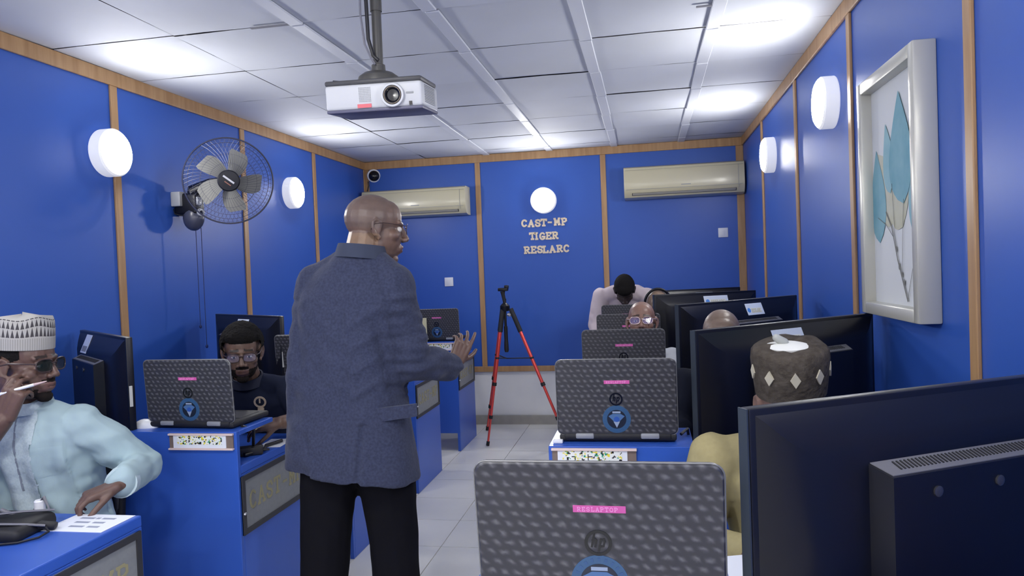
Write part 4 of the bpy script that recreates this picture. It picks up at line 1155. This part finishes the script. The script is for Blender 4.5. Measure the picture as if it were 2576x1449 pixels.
# ---------------------------------------------------------------- man in the pale blue kaftan
def kaftan_man():
    P = Person((-2.09, 2.18, 0), 'man in a pale blue kaftan, patterned cap and dark glasses holding a white pen')
    base = (.140, .080, .062)
    m = head_m((-2.055, 2.105, 1.222), (.985, .05), .02, 0, 1.03); mi = m.inverted()
    b = B(); head(b, m, True)
    nb = V((-2.09, 2.145, 1.085)); R = V((-1, -.10, 0))      # his right is towards -x
    b.cap(m @ V((0, -.030, -.05)), .056, nb, .062)
    torso(b, (-2.09, 2.24, .53), (-2.09, 2.15, 1.07), R, .86, .86)
    shL, elL, wrL = V((-1.935, 2.185, 1.005)), V((-1.770, 2.285, .838)), V((-1.695, 2.075, .838))
    shR, elR, wrR = V((-2.275, 2.13, 1.005)), V((-2.210, 1.915, .825)), V((-2.032, 1.985, 1.062))
    b.chain([shL, elL, wrL], [.046, .038, .028]); b.chain([shR, elR, wrR], [.046, .043, .029])
    hand(b, wrL+V((-.005, -.012, -.004)), (-.62, -.72, -.22), (-.10, -.18, 1), -1, curls=[(.5, .8, .5), (.6, .9, .6), (.6, .95, .6), (.6, .9, .6)], spread=.05, thumb=(.5, .2), s=1.04)
    tips = hand(b, wrR+V((.006, 0, .012)), (.42, .10, .90), (.2, -.92, .2), -1, curls=[(.55, .75, .45), (.75, .8, .5), (.9, .9, .6), (1.0, 1.0, .6)], spread=.04, thumb=(.55, .25), s=1.04)
    P.body(b, .0033, base, face_paint(mi, base, (.17, .085, .075), beard=.0))
    P.eyes(m)
    hair_from(P.skin, mi, lambda q: min((q.z-.005+max(0, q.y+.02)*-.4)*60, (.035-q.y)*60, (.2-abs(q.x))*60, 1 if q.z < .10 else 1) if abs(q.x) < .0745 or q.y < -.035 else -1, 'hair', P.off, .004, .001, HAIR, P.root)
    hair_from(P.skin, mi, lambda q: min(((-.083 - q.z)*70 if abs(q.x) < .028 else (-.072-q.z)*60), (q.y-.040)*60, (q.z+.128)*60, (.064-abs(q.x))*80, (.105-q.y)*80), 'beard', P.off, .003, .0012, BEARD, P.root)
    hair_from(P.skin, mi, lambda q: min((.030-abs(q.x))*90, (q.z+.053)*140, (-.040-q.z)*140, (q.y-.07)*80), 'moustache', P.off, .0022, .0008, BEARD, P.root)
    gl = P.glasses(m, GLFRAME, LENSD, w=.029, h=.020, y=.101, z=.004, rr=.0021)
    # cap
    cm = m @ M.Translation((0, -.012, .058)) @ M.Rotation(-.05, 4, 'X')
    prof = [(.0, .0), (.25, .02), (.55, .05), (.8, .078), (.95, .092)]
    bm = bmesh.new(); uvl = bm.loops.layers.uv.new('UVMap'); n = 56; rows = []
    heights = [0, .03, .06, .085, .10, .105]; rx = [.083, .0835, .083, .081, .076, .0]; ry = [.099, .0995, .099, .097, .092, .0]
    for hgt, a, c in zip(heights, rx, ry):
        rows.append([bm.verts.new(cm @ V((max(a, .002)*math.cos(2*PI*k/n), max(c, .002)*math.sin(2*PI*k/n), hgt+(.012*noise.noise(V((math.cos(2*PI*k/n)*1.3, math.sin(2*PI*k/n)*1.3, 4)))+.006*math.sin(2*PI*k/n) if hgt > .05 else 0)))) for k in range(n)])
    for i in range(len(rows)-1):
        for k in range(n):
            f = bm.faces.new((rows[i][k], rows[i][(k+1) % n], rows[i+1][(k+1) % n], rows[i+1][k])); f.smooth = True
            for lp_, (kk, ii) in zip(f.loops, ((k, i), (k+1, i), (k+1, i+1), (k, i+1))): lp_[uvl].uv = (kk/n, min(heights[ii]/.1, 1))
    me = bpy.data.meshes.new('cap'); bm.to_mesh(me); bm.free(); P.add('cap', me, KUFI)
    # kaftan
    j = B(); torso(j, (-2.09, 2.235, .53), (-2.09, 2.15, 1.065), R, 1.02, 1.05, .012)
    for s_ in (shL, shR): j.ell(s_, (.066, .070, .066))
    j.cap(nb+V((.03, 0, -.03)), .062, shL, .062); j.cap(nb+V((-.03, 0, -.03)), .062, shR, .062)
    j.chain([shL, elL, elL.lerp(wrL, .88)], [.076, .061, .053]); j.chain([shR, shR.lerp(elR, .82)], [.078, .070])
    j.ell((-2.09, 2.17, .53), (.22, .20, .11)); 
    def fold(x, y, z):
        h = .008*noise.noise((x*7+z*26, y*10, z*14-x*12))*(1.0 if x > -1.93 else .4)
        if x < -1.93: h += .009*math.sin(x*60+z*9+3*noise.noise((x*5, y*5, z*5)))*max(0, min(1, (1.0-z)/.1))
        return h
    kf = P.cloth('kaftan', j, .0065, KAFTAN, .007, 9, 3, fold)
    kme = kf.data; ctr = lambda c: min((.062-abs(c.x+2.072))*200, (1.075-c.z)*80, (c.z-.55)*80, (2.16-c.y)*80)
    hair_from(kme, M.Identity(4), ctr, 'embroidered_placket', P.off, .0035, .0008, KAFTANW, P.root)
    hair_from(kme, M.Identity(4), lambda c: min((.0035-abs(c.x+2.074))*900, (1.07-c.z)*80, (c.z-.80)*80, (2.16-c.y)*80)+.4, 'placket_seam', P.off, .0052, 0, mat('seam_grey', (.22, .25, .30), .8), P.root)
    hair_from(kme, M.Identity(4), lambda c: min((.052-abs(c.x+1.975))*200, (.955-c.z)*90, (c.z-.845)*90, (2.12-c.y)*80), 'chest_pocket', P.off, .0022, 0, KAFTAN, P.root)
    collar(P, nb+V((.004, -.008, -.004)), V((.05, -.16, 1)), .070, KAFTANW, .026)
    cu = B(); a = elL.lerp(wrL, .86); d = (wrL-elL).normalized(); cu.tube([a, elL.lerp(wrL, .98)], [.052, .050], 20); P.add('cuff', cu.mesh('cuff', .8, [mat('cuff_pale', (.56, .68, .70), .8)]))
    seated_legs(P, (-2.09, 2.22, .53), (0, -1), (1, 0), .38)
    # pen
    pr = empty('white_pen', (-2.05, 1.955, 1.150), 0, 'white pen held to the mouth of the man in the kaftan', 'pen')
    a, c = V((-2.075, 1.955, 1.136)), V((-1.905, 2.028, 1.180)); o_ = V((-2.05, 1.955, 1.150))
    B().tube([a-o_, a.lerp(c, .80)-o_], .0052, 10).obj('barrel', WHITEP, pr, .8)
    B().tube([a.lerp(c, .80)-o_, a.lerp(c, .97)-o_, c-o_], [.0048, .0022, .001], 10).obj('tip', mat('pen_tip', (.62, .45, .45), .4), pr, .8)
    chair(-2.17, 2.26, 0, 'black chair under the man in the pale blue kaftan')
kaftan_man()

# ---------------------------------------------------------------- man in the navy polo shirt
def polo_man():
    P = Person((-1.85, 3.20, 0), 'young man in a navy polo shirt and spectacles sitting at a laptop')
    base = (.165, .100, .074)
    tc = V((1.82, -3.02, 0)).normalized()
    m = head_m((-1.815, 3.03, 1.150), (tc.x-.06, tc.y), .16, 0, 1.03); mi = m.inverted()
    b = B(); head(b, m, True)
    nb = V((-1.85, 3.125, 1.02)); R = V((-1, .25, 0)).normalized()
    b.cap(m @ V((0, -.030, -.05)), .055, nb, .060)
    torso(b, (-1.88, 3.30, .53), (-1.855, 3.14, 1.01), R, .86, .86)
    shL, elL, wrL = V((-1.665, 3.165, .955)), V((-1.520, 3.055, .850)), V((-1.570, 2.900, .860))
    shR, elR, wrR = V((-2.02, 3.16, .950)), V((-2.10, 3.02, .84)), V((-1.93, 2.90, .86))
    b.chain([shL, elL, wrL], [.046, .040, .029]); b.chain([shR, elR, wrR], [.046, .038, .028])
    hand(b, wrL+V((-.006, -.005, .0)), (-.80, -.50, -.06), (.12, -.35, .9), -1, curls=[(.3, .6, .4), (.45, .7, .5), (.55, .8, .5), (.6, .8, .5)], spread=.10, thumb=(.7, .25), s=1.0)
    hand(b, wrR, (.55, -.75, -.05), (0, -.2, 1), 1, curl=(.4, .6, .4), s=1.0)
    P.body(b, .0035, base, face_paint(mi, base, (.13, .065, .055)))
    P.eyes(m)
    hl = lambda q: min((q.z-.058)*50 if q.y > .035 else (q.z-(.012 if abs(q.x) > .0 else 0)+min(0, (q.y+.02))*.6)*50, 1 if abs(q.x) < .0745 or q.y < -.03 or q.z > .05 else -1)
    hair_from(P.skin, mi, hl, 'hair', P.off, .021, .004, HAIR, P.root)
    hair_from(P.skin, mi, lambda q: min(((-.084-q.z)*70 if abs(q.x) < .026 else (-.052-q.z)*60), (q.y-.0)*60, (q.z+.126)*60, (.068-abs(q.x))*80), 'beard', P.off, .0022, .001, BEARD, P.root)
    hair_from(P.skin, mi, lambda q: min((.028-abs(q.x))*90, (q.z+.053)*140, (-.041-q.z)*140, (q.y-.07)*80), 'moustache', P.off, .0016, .0006, BEARD, P.root)
    P.glasses(m, GLFRAME, LENSC, w=.027, h=.019, y=.101, z=.003, rr=.0021)
    j = B(); torso(j, (-1.88, 3.295, .53), (-1.855, 3.135, 1.00), R, 1.02, 1.05, .010)
    for s_ in (shL, shR): j.ell(s_, (.064, .068, .064))
    j.cap(nb+V((.03, .02, -.03)), .058, shL, .060); j.cap(nb+V((-.03, .02, -.03)), .058, shR, .060)
    j.chain([shL, shL.lerp(elL, .95)], [.072, .064]); j.chain([shR, shR.lerp(elR, .9)], [.072, .062])
    j.ell((-1.88, 3.27, .53), (.19, .17, .10))
    P.cloth('polo_shirt', j, .0085, POLO, .006, 7, 4)
    collar(P, nb+V((.005, -.008, -.010)), V((.08, -.35, 1)), .068, mat('polo_collar', (.016, .020, .042), .85), .030)
    # ring shaped crest on the chest
    cm = frame_m(V((-1.742, 3.035, .925)), V((.93, .36, 0)), V((0, -.2, 1)))
    q = B(); n = 28
    q.rings([[cm @ V((r_*math.cos(2*PI*k/n), r_*math.sin(2*PI*k/n), z_)) for k in range(n)] for r_, z_ in ((.019, .0), (.019, .004), (.027, .004), (.027, .0))], closed=True)
    q.box(cm @ V((0, .006, .003)), (.006, .004, .020)); q.box(cm @ V((0, -.034, .003)), (.030, .005, .014))
    P.add('shirt_crest', q.mesh('crest', None, [mat('crest_tan', (.42, .33, .24), .6)]))
    seated_legs(P, (-1.88, 3.29, .53), (0, -1), (1, 0), .36)
    chair(-1.88, 3.33, 0, 'black chair under the man in the navy polo shirt')
polo_man()

# ---------------------------------------------------------------- bending man at the back
def bending_man():
    P = Person((-.18, 6.50, 0), 'man in a pale pink shirt bending over the last desk with lowered head')
    base = (.045, .030, .026)
    m = head_m((-.180, 6.075, 1.272), (.02, -1), .92, 0, 1.03); mi = m.inverted()
    b = B(); head(b, m, False)
    nb = V((-.195, 6.185, 1.275)); R = V((-1, 0, 0))
    b.cap(m @ V((0, -.030, -.05)), .055, nb, .062)
    torso(b, (-.19, 6.56, .98), (-.195, 6.20, 1.27), R, .86, .86)
    shL, elL, wrL = V((.0, 6.22, 1.215)), V((.06, 6.16, .98)), V((.02, 6.00, .82))
    shR, elR, wrR = V((-.385, 6.22, 1.225)), V((-.435, 6.165, .99)), V((-.400, 6.04, .835))
    for s_, e, w_, sd in ((shL, elL, wrL, -1), (shR, elR, wrR, 1)):
        b.chain([s_, e, w_], [.046, .037, .028]); hand(b, w_, (0, -.85, -.25), (0, -.2, 1), sd, curl=(.25, .35, .2), s=1.0)
    P.body(b, .0055, base, face_paint(mi, base))
    hair_from(P.skin, mi, lambda q: min((q.z-.045)*40 if q.y > .045 else (q.z+.02)*40, 1 if abs(q.x) < .0745 or q.y < -.03 else -1), 'hair', P.off, .010, .002, HAIR, P.root)
    j = B(); torso(j, (-.19, 6.56, .95), (-.195, 6.215, 1.262), R, 1.04, 1.1, .012)
    for s_ in (shL, shR): j.ell(s_, (.070, .075, .070))
    j.cap(nb+V((.03, .03, -.02)), .065, shL, .066); j.cap(nb+V((-.03, .03, -.02)), .065, shR, .066)
    for s_, e, w_ in ((shL, elL, wrL), (shR, elR, wrR)): j.chain([s_, e, e.lerp(w_, .9)], [.076, .066, .048])
    P.cloth('shirt', j, .009, PINKSH, .008, 8, 4)
    collar(P, nb+V((0, -.012, -.005)), V((0, -.8, .55)), .068, PINKSH, .03)
    t = B(); t.ell((-.19, 6.57, .93), (.17, .125, .13))
    for k in (-1, 1): t.chain([(-.19+k*.095, 6.57, .90), (-.19+k*.11, 6.55, .50), (-.19+k*.115, 6.58, .09)], [.095, .068, .055])
    P.cloth('trousers', t, .012, TROUSER, .003)
    for k in (-1, 1):
        q = B(); q.cap((-.19+k*.115, 6.60, .05), .044, (-.19+k*.13, 6.44, .036), .034)
        for v in q.bm.verts: v.co.z = max(v.co.z, .002)
        P.add('shoe', q.mesh('shoe', .8, [SHOE]))
bending_man()

# ---------------------------------------------------------------- simpler seated people of the right column
def seated(loc, label, base, hc, hdir, pitch, nb, hipc, shR, elR, wrR, shL, elL, wrL, shirt, sname, voxel=.005, roll=0, tw=1.0, sleeve=.9, dome=None):
    P = Person(loc, label); m = head_m(hc, hdir, pitch, roll, 1.03); mi = m.inverted()
    b = B(); head(b, m, True); nb = V(nb); R = V((-1, 0, 0))
    b.cap(m @ V((0, -.030, -.05)), .056, nb, .062); torso(b, hipc, nb+V((0, .01, -.012)), R, .86, .86)
    shR, elR, wrR, shL, elL, wrL = map(V, (shR, elR, wrR, shL, elL, wrL))
    for s_, e, w_, sd in ((shL, elL, wrL, -1), (shR, elR, wrR, 1)):
        b.chain([s_, e, w_], [.046, .038, .028]); hand(b, w_, (0, -.95, -.10), (0, -.1, 1), sd, curl=(.3, .45, .3), s=1.0)
    P.body(b, voxel, base, face_paint(mi, base)); P.eyes(m)
    j = B(); torso(j, V(hipc), nb+V((0, .005, -.018)), R, 1.03*tw, 1.06*tw, .012)
    for s_ in (shL, shR): j.ell(s_, (.068*tw, .072, .068))
    j.cap(nb+V((.03, .01, -.03)), .060, shL, .063); j.cap(nb+V((-.03, .01, -.03)), .060, shR, .063)
    for s_, e, w_ in ((shL, elL, wrL), (shR, elR, wrR)): j.chain([s_, e, e.lerp(w_, sleeve)], [.076, .066, .048]) if sleeve > 0 else j.chain([s_, s_.lerp(e, .85)], [.078, .070])
    P.cloth(sname, j, .009, shirt, .007, 7, 4)
    collar(P, nb+V((0, -.008, -.008)), V((0, -.3, 1)), .069, shirt, .028)
    seated_legs(P, hipc, (0, -1), (1, 0), .36)
    return P, m, mi

def spectacles_man():
    P, m, mi = seated((-.03, 4.28, 0), 'man in pink rimmed spectacles looking over a laptop lid', (.25, .140, .105), (-.034, 4.19, 1.152), (-.02, -1), -.16, (-.03, 4.26, .995), (-.03, 4.36, .53),
        (-.215, 4.28, .93), (-.27, 4.16, .82), (-.16, 4.02, .80), (.125, 4.29, .925), (.16, 4.17, .82), (.10, 4.02, .80), GREYSH, 'shirt')
    P.glasses(m, GLGOLD, mat('lens_violet', (.36, .36, .85), .05, spec=.6, alpha=.28), w=.027, h=.019, rr=.0024, y=.102, z=.004)
    hair_from(P.skin, mi, lambda q: min((q.z-.0)*50, (.0-q.y)*50, (.085-q.z)*40, 1 if abs(q.x) < .0745 or q.y < -.035 else -1), 'hair', P.off, .003, .001, HAIR, P.root)
    chair(-.03, 4.30, 0, 'black chair under the man in pink rimmed spectacles')
spectacles_man()

def bald_man():
    P, m, mi = seated((.32, 3.2, 0), 'bald man in dark clothes, crown showing above a screen', (.20, .140, .105), (.300, 3.135, 1.155), (-.05, -1), .25, (.31, 3.20, 1.02), (.32, 3.29, .53),
        (.145, 3.19, .955), (.105, 3.07, .82), (.115, 2.90, .822), (.49, 3.20, .955), (.54, 3.08, .83), (.45, 2.92, .83), DARKSH, 'shirt', tw=1.02)
    chair(.32, 3.20, 0, 'black chair under the bald man in dark clothes')
bald_man()

def headphone_man():
    P, m, mi = seated((.09, 5.38, 0), 'man wearing a black headset half hidden by the far screens', (.22, .15, .105), (.075, 5.34, 1.168), (.1, -1), .2, (.085, 5.38, 1.02), (.09, 5.44, .53),
        (-.09, 5.37, .95), (-.10, 5.27, .83), (-.02, 5.14, .82), (.27, 5.38, .95), (.30, 5.27, .83), (.22, 5.14, .82), DARKSH, 'shirt', voxel=.007)
    b = B(); b.tube([m @ V((.088*math.cos(a), -.01, .035+.096*math.sin(a))) for a in [PI*k/20 for k in range(-1, 22)]], .010, 8)
    for k in (-1, 1): b.ell(m @ V((k*.086, -.006, .0)), (.016, .032, .036), m.to_3x3().normalized())
    P.add('headset', b.mesh('headset', .9, [BLACKP]))
    chair(.09, 5.39, 0, 'black chair under the man wearing a headset')
headphone_man()

def khaki_man():
    P, m, mi = seated((.40, 2.06, 0), 'man in a khaki shirt and brown cap bowed behind the foreground screen', (.20, .120, .090), (.358, 2.005, 1.082), (-.22, -1), .16, (.385, 2.075, .985), (.40, 2.14, .53),
        (.172, 2.08, .935), (.098, 2.03, .70), (.24, 1.86, .76), (.575, 2.09, .93), (.62, 2.0, .72), (.52, 1.86, .77), KHAKI, 'shirt', voxel=.0042, tw=1.06, roll=-.06)
    # soft brown cap with pale diamonds
    cm = m @ M.Translation((0, -.014, .054)) @ M.Rotation(-.03, 4, 'X') @ M.Rotation(.05, 4, 'Y')
    b = B(); n = 44; rg = []
    for hgt, a, c in ((-.004, .0865, .103), (.024, .090, .107), (.058, .093, .108), (.088, .095, .105), (.106, .093, .101), (.115, .085, .093), (.117, .05, .06), (.115, .002, .002)):
        rg.append([cm @ V((a*math.cos(2*PI*k/n)*(1+.02*noise.noise(V((k*.5, hgt*30, 2)))), c*math.sin(2*PI*k/n)*(1+.025*noise.noise(V((k*.4, hgt*25, 9)))), hgt+.007*noise.noise(V((math.cos(2*PI*k/n)*2, math.sin(2*PI*k/n)*2, hgt*20))))) for k in range(n)])
    b.rings(rg, caps=True); cp = P.add('cap', b.mesh('cap', .9, [CAPBR]))
    for a in (62, 100, 138, 24, 176):
        an = math.radians(a); c0 = V((.0925*math.cos(an), .1085*math.sin(an), .060)); t = V((-math.sin(an), math.cos(an), 0)); nn = V((math.cos(an), math.sin(an), 0))
        q = B(); pts = [(-.012, 0), (0, -.019), (.012, 0), (0, .019)]
        q.rings([[cm @ (c0+nn*d+t*x+V((0, 0, z))) for x, z in pts] for d in (-.004, .0035)])
        new_obj('diamond', q.mesh('diamond', None, [CAPDI]), cp)
    q = B(); q.lathe([(.052, .112), (.053, .118), (.040, .122), (.001, .123)], 28, cm @ M.Translation((.005, .010, 0)) @ M.Diagonal((1, .8, 1, 1))); new_obj('crown_patch', q.mesh('crown_patch', .9, [CAPPT]), cp)
    q = B(); q.cap(cm @ V((.012, .0, .124)), .011, cm @ V((.030, .006, .137)), .010); new_obj('crown_knob', q.mesh('crown_knob', .9, [mat('knob_grey', (.42, .43, .40), .7)]), cp)
    chair(.40, 2.10, 0, 'black chair under the man in the khaki shirt')
khaki_man()

# ================================================================ SMALL THINGS ON THE DESKS
def mouse(x, y, z, rz, label):
    r = empty('computer_mouse', (x, y, z), rz, label, 'mouse')
    b = B(); rg = []
    for t in [i/8 for i in range(9)]:
        a = math.sin(PI*(.06+.88*t))**.6
        rg.append([V(((t-.5)*.105, .030*a*math.cos(q), max(.0, .036*a*math.sin(q)*(1.1-.35*t)))) for q in [PI*k/9 for k in range(10)]])
    b.rings(rg).obj('shell', WHITEP, r, .9)
    B().tube([(.030, 0, .0275), (.048, 0, .014)], .004, 8).obj('wheel', GREYP, r, .8)
mouse(-1.990, 2.600, PZ, .05, 'white mouse left of the laptop with the navy polo man')

def sheet(name, x, y, z, w_, d_, rz, label, lines=0, cat='paper'):
    r = empty(name, (x, y, z), rz, label, cat)
    B().span((-w_/2, -d_/2, .0002), (w_/2, d_/2, .0016)).obj('page', PAPER, r)
    for k in range(lines):
        yy = d_*.26-k*d_*.24; x0 = -w_*.30+.01*k
        for (a, b_) in ((0, .30), (.34, .42), (.47, .74)) if k == 0 else ((0, .30), (.38, .62)):
            B().box((x0+(a+b_)/2*w_*.8, yy, .0018), ((b_-a)*w_*.8, d_*.085, .0006)).obj('printed_words', INK, r)
    return r
sheet('paper_sheet', -1.665, 1.90, DZ, .20, .145, 0, 'white sheet with three printed lines on the corner of the bottom left desk', 3)
sheet('paper_sheet', -1.60, 2.90, DZ, .10, .15, .1, 'white sheet under the hand of the man in the navy polo')
sheet('paper_sheet', .20, 1.57, DZ+.055, .14, .20, .3, 'white sheet at the lower edge beside the largest screen')

# black bag, charger and straps on the bottom left desk
bag = empty('black_bag', (-1.93, 1.80, DZ), .1, 'black laptop bag lying on the bottom left desk', 'bag')
b = B(); b.box((0, 0, .022), (.34, .17, .044), bevel=.018, seg=3)
me = b.mesh('bag_body', .8, [BLACKM])
for v in me.vertices: v.co.z = max(0, v.co.z + .008*noise.noise(v.co*14) - .012*(v.co.x/.17))
new_obj('bag_body', me, bag)
B().tube([(-.14, -.08, .048), (-.05, -.10, .060), (.06, -.07, .050), (.15, -.03, .034), (.19, .0, .020)], .007, 8, flat=.5).obj('piping', CABLEG, bag, .8)
B().tube([(-.16, -.06, .05), (0, -.03, .058), (.10, .03, .052), (.16, .08, .04)], .008, 8, flat=.4).obj('strap', CABLEG, bag, .8)
B().box((.185, .015, .016), (.05, .03, .018), rot=Euler((0, .2, .3)).to_matrix(), bevel=.005).obj('plug_end', BLACKM, bag, .6)
c = B().tube([(-1.735, 1.815, DZ+.016), (-1.712, 1.800, DZ+.010), (-1.712, 1.765, DZ+.006), (-1.742, 1.725, DZ+.005), (-1.80, 1.70, DZ+.005), (-1.90, 1.685, DZ+.005)], .0034, 8).obj('charger_cable', CABLE, None, .8)
tag(c, 'thin black cable looping off the black bag onto the desk', 'cable')
bt = empty('small_bottle', (-1.838, 1.905, DZ), 0, 'small white capped bottle behind the black bag', 'bottle')
B().lathe([(.019, 0), (.020, .004), (.020, .028), (.013, .034)], 18).obj('bottle_body', LABELB, bt, .6)
B().lathe([(.015, .032), (.015, .062), (.012, .066), (.001, .066)], 18).obj('bottle_cap', WHITEP, bt, .6)
c = B().tube([(-1.86, 1.90, DZ+.03), (-1.822, 1.905, DZ+.075), (-1.800, 1.90, DZ+.04), (-1.83, 1.87, DZ+.008), (-1.90, 1.83, DZ+.06)], .006, 8, flat=.5).obj('grey_strap', CABLEG, None, .8)
tag(c, 'grey strap looping around the small bottle', 'strap')

# cable heap right of the navy polo laptop
c = B().tube([(-1.575, 2.60, PZ+.004), (-1.56, 2.66, PZ-.02), (-1.60, 2.72, DZ+.03), (-1.66, 2.70, DZ+.012), (-1.60, 2.66, DZ+.010), (-1.565, 2.74, DZ+.012), (-1.60, 2.82, DZ+.01), (-1.57, 2.90, DZ+.012)], .007, 8).obj('laptop_cable', CABLE, None, .8)
tag(c, 'black cable heaped right of the laptop with the navy polo man', 'cable')
hp_ = empty('power_adapter', (-1.615, 2.70, DZ), .5, 'black power adapter below the shelf at the navy polo man', 'adapter')
B().box((0, 0, .017), (.12, .055, .034), bevel=.007).obj('adapter_body', BLACKM, hp_, .6)
B().tube([(.06, 0, .015), (.085, 0, .014)], [.006, .004], 8).obj('strain_relief', CABLE, hp_, .8)
# right desk: eraser and cable
er = tag(B().box((-.303, 2.372, PZ+.006), (.032, .020, .012), bevel=.003).obj('eraser', WHITEP, None, .6), 'tiny white eraser on the corner above the right name card', 'eraser')
c = B().tube([(.095, 2.46, PZ+.010), (.118, 2.49, PZ+.022), (.13, 2.53, DZ+.06), (.16, 2.60, DZ+.010), (.22, 2.66, DZ+.008)], .005, 8).obj('laptop_cable', CABLE, None, .8)
tag(c, 'black cable beside the laptop above the right name card', 'cable')
# folded cream paper by the last left laptop
fp = empty('folded_card', (-1.845, 5.824, PZ), .2, 'cream folded card standing by the laptop on the last left desk', 'card')
for s_ in (-1, 1): B().box((0, s_*.007, .10), (.075, .002, .205), rot=Euler((s_*.06, 0, 0)).to_matrix()).obj('card_face', mat('card_cream', (.55, .52, .34), .8), fp)
